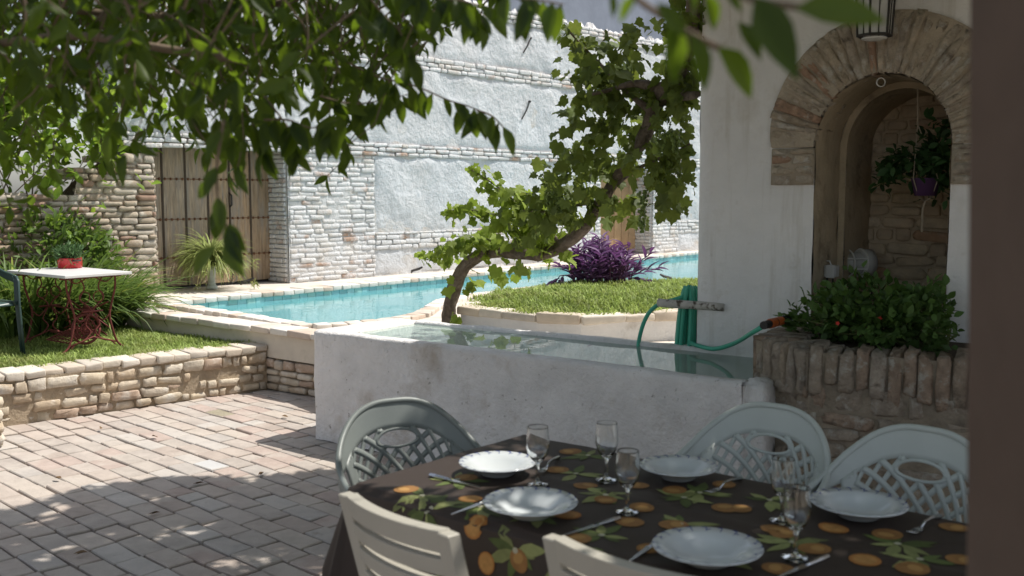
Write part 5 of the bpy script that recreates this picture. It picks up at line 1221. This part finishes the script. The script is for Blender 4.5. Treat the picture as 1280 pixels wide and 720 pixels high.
# ================================================================== CHAIRS
def bez(P,n=8): return catm(P,n)
def lattice_chair(name,label,mt,loc,face,group=None):
    t=thing(name,label,'chair',(0,0,0),group)
    half=[(0,.255,.865),(.085,.252,.858),(.160,.228,.825),(.222,.170,.765),(.262,.085,.700),(.275,-.02,.662),(.278,-.12,.645),(.275,-.20,.632)]
    full=[Vector((-x,y,z)) for x,y,z in half[:0:-1]]+[Vector(p) for p in half]; cur=catm(full,10); m=len(cur)
    dist=[0]
    for i in range(1,m): dist.append(dist[-1]+(cur[i]-cur[i-1]).length)
    def T(a): 
        d=(a+1)/2*dist[-1]; i=min(m-2,max(0,int(np.searchsorted(dist,d))-1)); f=(d-dist[i])/(dist[i+1]-dist[i]); return cur[i].lerp(cur[i+1],min(1,max(0,f)))
    def B(a): w=a*1.75; return Vector((.21*math.sin(w) if abs(w)<1.57 else .21*math.copysign(1,a),.185-.20*(1-math.cos(w)),.43))
    def P(a,h,o=0.0): 
        p=B(a).lerp(T(a),h); n=Vector((0,1,.12)); return p+n*(.018*math.sin(math.pi*h)*-1)+n*o
    mb=MB(); A=np.linspace(-1,1,81)
    def low(a):
        q=abs(a); p1=P(a,.78); p2=T(a)-Z*.052
        k=min(1,max(0,(q-.42)/.2)); k=k*k*(3-2*k); return p1.lerp(p2,k)
    mb.grid([[low(a).lerp(T(a),k/5) for k in range(6)] for a in A])
    for s in (-1,1): mb.grid([[P(s*a,h) for h in np.linspace(.0,.82,14)] for a in np.linspace(.36,.47,5)])
    mb.grid([[P(a,h,-.001) for h in (0,.03,.06,.085)] for a in np.linspace(-.45,.45,31)])
    w_=.0085; sx=.50; sy=.435
    def xy(x,y,o): return P(x/sx,y/sy,o)
    ox,oy,orx,ory=0,.308,.062,.026
    for fam in (0,1):
        sg=1 if fam==0 else -1
        for c in np.arange(-.50,.72,.070):
            seg=[]
            def flush(seg):
                if len(seg)>2: mb.grid([[xy(x-sg*w_*.8,y+w_*.8*.7,o_) , xy(x+sg*w_*.8,y-w_*.8*.7,o_)] for x,y in seg])
            o_=-.0015-.002*fam
            for y in np.linspace(.03,.343,64):
                x=sg*(y*.75-c*.75) if True else 0
                ok=abs(x)<.188 and not (((x-ox)/(orx+.004))**2+((y-oy)/(ory+.004))**2<1)
                if ok: seg.append((x,y))
                else: flush(seg); seg=[]
            flush(seg)
    ringp=[]
    for w in np.linspace(0,2*math.pi,33): ringp.append([xy(ox+(orx+.000)*math.cos(w),oy+ory*math.sin(w),-.0045),xy(ox+(orx+.011)*math.cos(w),oy+(ory+.010)*math.sin(w),-.0045)])
    mb.grid(ringp)
    bk=mb.build('backrest',mt,t,solid=.009,smooth=True)
    mb=MB(); mb.tube(cur,.0115,8); bk['_o']=(0,0,0); mb.build('rim',mt,bk,smooth=True)
    mb=MB(); rows=[]
    for i in range(13):
        y=-.235+.43*i/12; row=[]
        for j in range(13):
            x=(-1+j/6)*(.235-.03*max(0,(y-.0)/.2)); z=.44-.018*math.cos(x/.24*1.5)*(1 if y>-.2 else .2)-(.03*max(0,-(y+.19)/.045)**2)
            row.append(Vector((x,y,z)))
        rows.append(row)
    mb.grid(rows); mb.build('seat',mt,t,solid=.012,smooth=True)
    for s in (-1,1):
        mb=MB(); q=[(s*.276,-.195,.638),(s*.274,-.225,.60),(s*.268,-.235,.43),(s*.272,-.255,.2),(s*.278,-.27,0)]
        rows=[]
        for (x,y,z),w in zip(q,(.026,.030,.030,.025,.021)): rows.append([Vector((x-s*.014,y-w,z)),Vector((x,y-w*1.05,z)),Vector((x+s*.005,y,z)),Vector((x,y+w*.9,z)),Vector((x-s*.016,y+w*.8,z))])
        mb.grid(rows); mb.build('leg',mt,t,solid=.007,smooth=True)
        mb=MB(); rows=[]
        for (x,y,z),w in zip(((s*.20,.135,.44),(s*.22,.19,.25),(s*.245,.25,0)),(.032,.028,.022)): rows.append([Vector((x-s*.03,y+w*.4,z)),Vector((x-s*.01,y+w,z)),Vector((x+s*.006,y+w*.5,z)),Vector((x+s*.006,y-w,z))])
        mb.grid(rows); mb.build('leg',mt,t,solid=.007,smooth=True)
        mb=MB(); mb.grid([[Vector((s*.255,y,z)) for z in (.41,.425,.44)] for y in (-.235,-.1,0,.1,.14)]); mb.build('side_rail',mt,t,solid=.02)
    f=Vector(face); t.location=loc; t.rotation_euler=(0,0,math.atan2(f.x,-f.y)); return t
CG=mat('grey_green_plastic',(.20,.22,.21),.42,nvar=.05,bump=.05,bscale=80,spec=.45); CW=mat('pale_green_white_plastic',(.50,.53,.50),.42,nvar=.05,bump=.05,bscale=80,spec=.4); CD=mat('dark_green_plastic',(.035,.065,.06),.38,nvar=.05,bump=0,spec=.5)
GC='lattice backed plastic chairs round the dining table'
topc=at_z(492,501,.865); f1=(tu*1.0-tv_*.42).normalized(); lattice_chair('lattice_chair','grey green plastic lattice chair at the left end of the table',CG,(topc+f1*.25)*1.0-Z*.865,f1,GC)
topc=at_z(968,508,.865); f2=(-tv_+tu*.02).normalized(); lattice_chair('lattice_chair','pale plastic lattice chair between trough wall and brick planter',CW,topc+f2*.25-Z*.865,f2,GC)
topc=at_z(1158,537,.865); f3=(-tv_-tu*.06).normalized(); lattice_chair('lattice_chair','pale plastic lattice chair at the right, partly behind the dark pillar',CW,topc+f3*.25-Z*.865,f3,GC)
gb=at_z(30,446,LZ); gf=Vector((.80,-.6,0)).normalized()
gpos=gb-(-gf*-.0); # front leg sits at gb
rt=Vector((-gf.y,gf.x,0))
lattice_chair('garden_armchair','dark green plastic armchair on the lawn at the left edge',CD,gb-gf*.27-rt*(-.275)*-1-Z*.0,gf)
def slat_chair(name,label,mt,loc,face,group):
    t=thing(name,label,'chair',(0,0,0),group); hw=.185
    for s in (-1,1):
        mb=MB(); q=[(s*hw,.14,.40),(s*(hw+.006),.20,.62),(s*(hw+.012),.262,.862)]
        for a,b in zip(q[:-1],q[1:]):
            a=Vector(a);b=Vector(b)
            mb.hexa([a+Vector((-.024,-.020,0)),a+Vector((.024,-.020,0)),a+Vector((.024,.020,0)),a+Vector((-.024,.020,0))],[b+Vector((-.022,-.019,0)),b+Vector((.022,-.019,0)),b+Vector((.022,.019,0)),b+Vector((-.022,.019,0))])
        mb.build('stile',mt,t,weld=True,bevel=.003)
    for k in range(5):
        zc=.838-k*.066; hgt=.0215 if k else .028; yb=.20+(zc-.62)*.255 if zc>.62 else .14+(zc-.40)*.273
        mb=MB(); rows=[]
        for i in range(15):
            x=-hw-.0+(2*hw)*i/14; bow=.030*(1-(x/hw)**2)
            y=yb+bow; dz=.235*hgt
            rows.append([Vector((x,y-.018-dz,zc-hgt)),Vector((x,y-.018+dz,zc+hgt)),Vector((x,y+.018+dz,zc+hgt)),Vector((x,y+.018-dz,zc-hgt)),Vector((x,y-.018-dz,zc-hgt))])
        mb.grid(rows); mb.add([rows[0][i] for i in range(4)],[(0,1,2,3)]); mb.add([rows[-1][i] for i in range(4)],[(3,2,1,0)])
        mb.build('back_slat',mt,t,weld=True,recalc=True,bevel=.0035,segs=2)
    for k in range(6):
        mb=MB(); y=-.22+k*.068; mb.box((0,y,.435),Vector((.20,0,0)),Vector((0,.028,0)),Vector((0,0,.010))); mb.build('seat_slat',mt,t,bevel=.004)
    for s in (-1,1):
        mb=MB(); mb.box((s*.19,-.03,.412),Vector((.014,0,0)),Vector((0,.22,0)),Vector((0,0,.013))); mb.build('seat_rail',mt,t)
        for (y0,y1) in ((-.20,.23),(.15,-.25)):
            mb=MB(); a=Vector((s*(.205 if y0<0 else .16),y0,.40)); b=Vector((s*(.205 if y0<0 else .16),y1,0)); mb.hexa([b+Vector((-.013,-.02,0)),b+Vector((.013,-.02,0)),b+Vector((.013,.02,0)),b+Vector((-.013,.02,0))],[a+Vector((-.013,-.02,0)),a+Vector((.013,-.02,0)),a+Vector((.013,.02,0)),a+Vector((-.013,.02,0))]); mb.build('leg',mt,t)
    f=Vector(face); t.location=loc; t.rotation_euler=(0,0,math.atan2(f.x,-f.y)); return t
CB=mat('cream_resin',(.40,.375,.32),.45,nvar=.06,bump=.05,bscale=60,spec=.4)
a_=at_z(440,618,.866); b_=at_z(551,661,.866); mid=(a_+b_)/2; dl=(b_-a_).normalized(); fA_=Vector((-dl.y,dl.x,0))
c1=slat_chair('slatted_chair','cream slatted chair with sun flecked rails at the left near corner of the table',CB,mid-Vector((0,0,.866))+fA_*.265,fA_,'cream slatted chairs at the near side of the table')
a_=at_z(684,667,.866); dl=(tu*1.0-tv_*.05).normalized(); fB_=Vector((-dl.y,dl.x,0)); mid=a_+dl*.215
c2=slat_chair('slatted_chair','cream slatted chair cut by the lower edge of the picture, backing the camera',CB,mid-Vector((0,0,.866))+fB_*.265,fB_,'cream slatted chairs at the near side of the table')
# ================================================================== SEWING MACHINE TABLE ON THE LAWN
cs=[at_z(*p,.985) for p in ((17,338),(87,346),(156,339),(92,333))]
ctr=(cs[0]+cs[2])/2; dx=(cs[1]-cs[0]); dx.z=0; dx.normalize(); dx=(dx*.5+UB*.5).normalized(); dy=Vector((-dx.y,dx.x,0)); HT=.985
stb=thing('sewing_table','old cast iron sewing machine stand in rust red with a white marble top','table',(ctr.x,ctr.y,LZ))
def sp3(x,y,z): return Vector((ctr.x,ctr.y,0))+dx*x+dy*y+Z*(LZ+z)
TH=HT-LZ
mb=MB(); mb.box(sp3(0,0,TH-.012),dx*.47,dy*.285,Z*.012); mb.build('marble_top',mat('white_marble',(.66,.65,.64),.35,nvar=.08,nscale=4,bump=.05),stb,bevel=.005,segs=2)
RED=mat('rust_red_cast_iron',(.16,.038,.032),.65,nvar=.25,nscale=25,bump=.3,bscale=60)
def curve2(mb,pts,x,r=.010,n=6): mb.tube(catm([sp3(x,y,z) for y,z in pts],n),r,6)
for x in (-.34,.34):
    mb=MB()
    for s in (-1,1):
        curve2(mb,[(s*.21,TH-.03),(s*.205,TH*.80),(s*.17,TH*.60),(s*.15,TH*.45),(s*.17,TH*.28),(s*.21,TH*.10),(s*.28,.012)],x,0.0086)
        curve2(mb,[(s*.10,TH-.03),(s*.06,TH*.82),(s*.10,TH*.68),(s*.03,TH*.58),(0,TH*.50)],x,0.0058)
        curve2(mb,[(s*.15,TH*.47),(s*.09,TH*.40),(s*.02,TH*.50),(s*.06,TH*.36),(s*.02,TH*.26),(s*.08,TH*.16),(s*.15,TH*.13),(s*.19,.05)],x,0.0058)
        curve2(mb,[(s*.19,TH-.04),(s*.13,TH*.88),(s*.06,TH*.92),(s*.03,TH-.03)],x,0.0050)
        mb.tube([sp3(x,s*.06+.045*math.cos(w),TH*.70+.045*math.sin(w)) for w in np.linspace(0,6.283,15)],0.0043,5)
        mb.tube([sp3(x,s*.24,.012),sp3(x,s*.29,.012)],0.0101,6)
    mb.tube([sp3(x,-.26,TH-.035),sp3(x,.26,TH-.035)],0.0086,6); mb.tube([sp3(x,-.2,.07),sp3(x,0,.13),sp3(x,.2,.07)],0.0065,6); mb.tube([sp3(x,-.09,TH*.52),sp3(x,.09,TH*.52)],0.0079,6)
    mb.build('side_frame',RED,stb,smooth=True)
mb=MB()
mb.tube([sp3(-.34,.14,TH*.62),sp3(.34,.14,TH*.30)],0.0065,6); mb.tube([sp3(-.34,.14,TH*.30),sp3(.34,.14,TH*.62)],0.0065,6); mb.tube(catm([sp3(-.34,.12,TH*.2),sp3(0,.12,TH*.34),sp3(.34,.12,TH*.2)],8),0.0058,6)
mb.tube([sp3(-.34,0,TH*.52),sp3(.34,0,TH*.52)],0.0072,6); mb.box(sp3(0.02,.14,TH*.46),dx*.07,dy*.006,Z*.045); mb.build('cross_brace',RED,stb,smooth=True)
mb=MB(); tq=lambda u,v: sp3(u,v*.94,.115+v*.30)
for u in np.linspace(-.17,.17,8): mb.tube([tq(u,-.13),tq(u,.13)],0.0043,5)
for v in np.linspace(-.13,.13,6): mb.tube([tq(-.17,v),tq(.17,v)],0.0043,5)
mb.tube([tq(-.17,-.13),tq(.17,-.13),tq(.17,.13),tq(-.17,.13),tq(-.17,-.13)],0.0072,6); mb.tube([sp3(-.34,0,.115),sp3(.34,0,.115)],0.0065,6); mb.build('treadle',RED,stb)
mb=MB(); wc=sp3(.27,-.02,.19); 
for r,rr in ((.118,.011),(.08,.007),(.045,.007),(.02,.012)): mb.tube([wc+dy*(r*math.cos(w))+Z*(r*math.sin(w)) for w in np.linspace(0,6.283,25)],rr,6)
for k in range(12): w=k*math.pi/6; mb.tube([wc+dy*(.02*math.cos(w))+Z*(.02*math.sin(w)),wc+dy*(.116*math.cos(w+.2))+Z*(.116*math.sin(w+.2))],0.0043,5)
mb.build('flywheel',RED,stb,smooth=True)
# ---- red enamel pot with succulents
rp=at_z(88,335,HT); rp=Vector((rp.x,rp.y,HT+.001)); 
pt=thing('red_pot','red enamel casserole planted with small succulents on the white table','pot plant',tuple(rp))
mb=MB(); mb.lathe([(.001,0),(.092,0),(.098,.006),(.100,.08),(.103,.086),(.097,.088),(.094,.07),(.001,.068)],28,rp); mb.build('pot',mat('red_enamel',(.45,.018,.02),.18,nvar=.08,bump=0,spec=.5),pt,smooth=True)
for s in (-1,1):
    mb=MB(); mb.tube(catm([rp+dx*(s*.098)+dy*.03+Z*.066,rp+dx*(s*.135)+dy*.02+Z*.068,rp+dx*(s*.135)-dy*.02+Z*.068,rp+dx*(s*.098)-dy*.03+Z*.066],5),.007,6); mb.build('handle',IRON,pt,smooth=True)
leafy_shrub('','','',pt['_o'],[(rp+Z*.115,(.095,.085,.05))],620,.050,mat('succulent_leaf',(.10,.18,.07),.5,island=.35,nvar=.2,bump=0,transl=.2),T_lance(.25,.10,.1),parent=pt,stems=0,up=.8,part='succulents')
for o in list(bpy.data.objects):
    if '_o' in o: del o['_o']
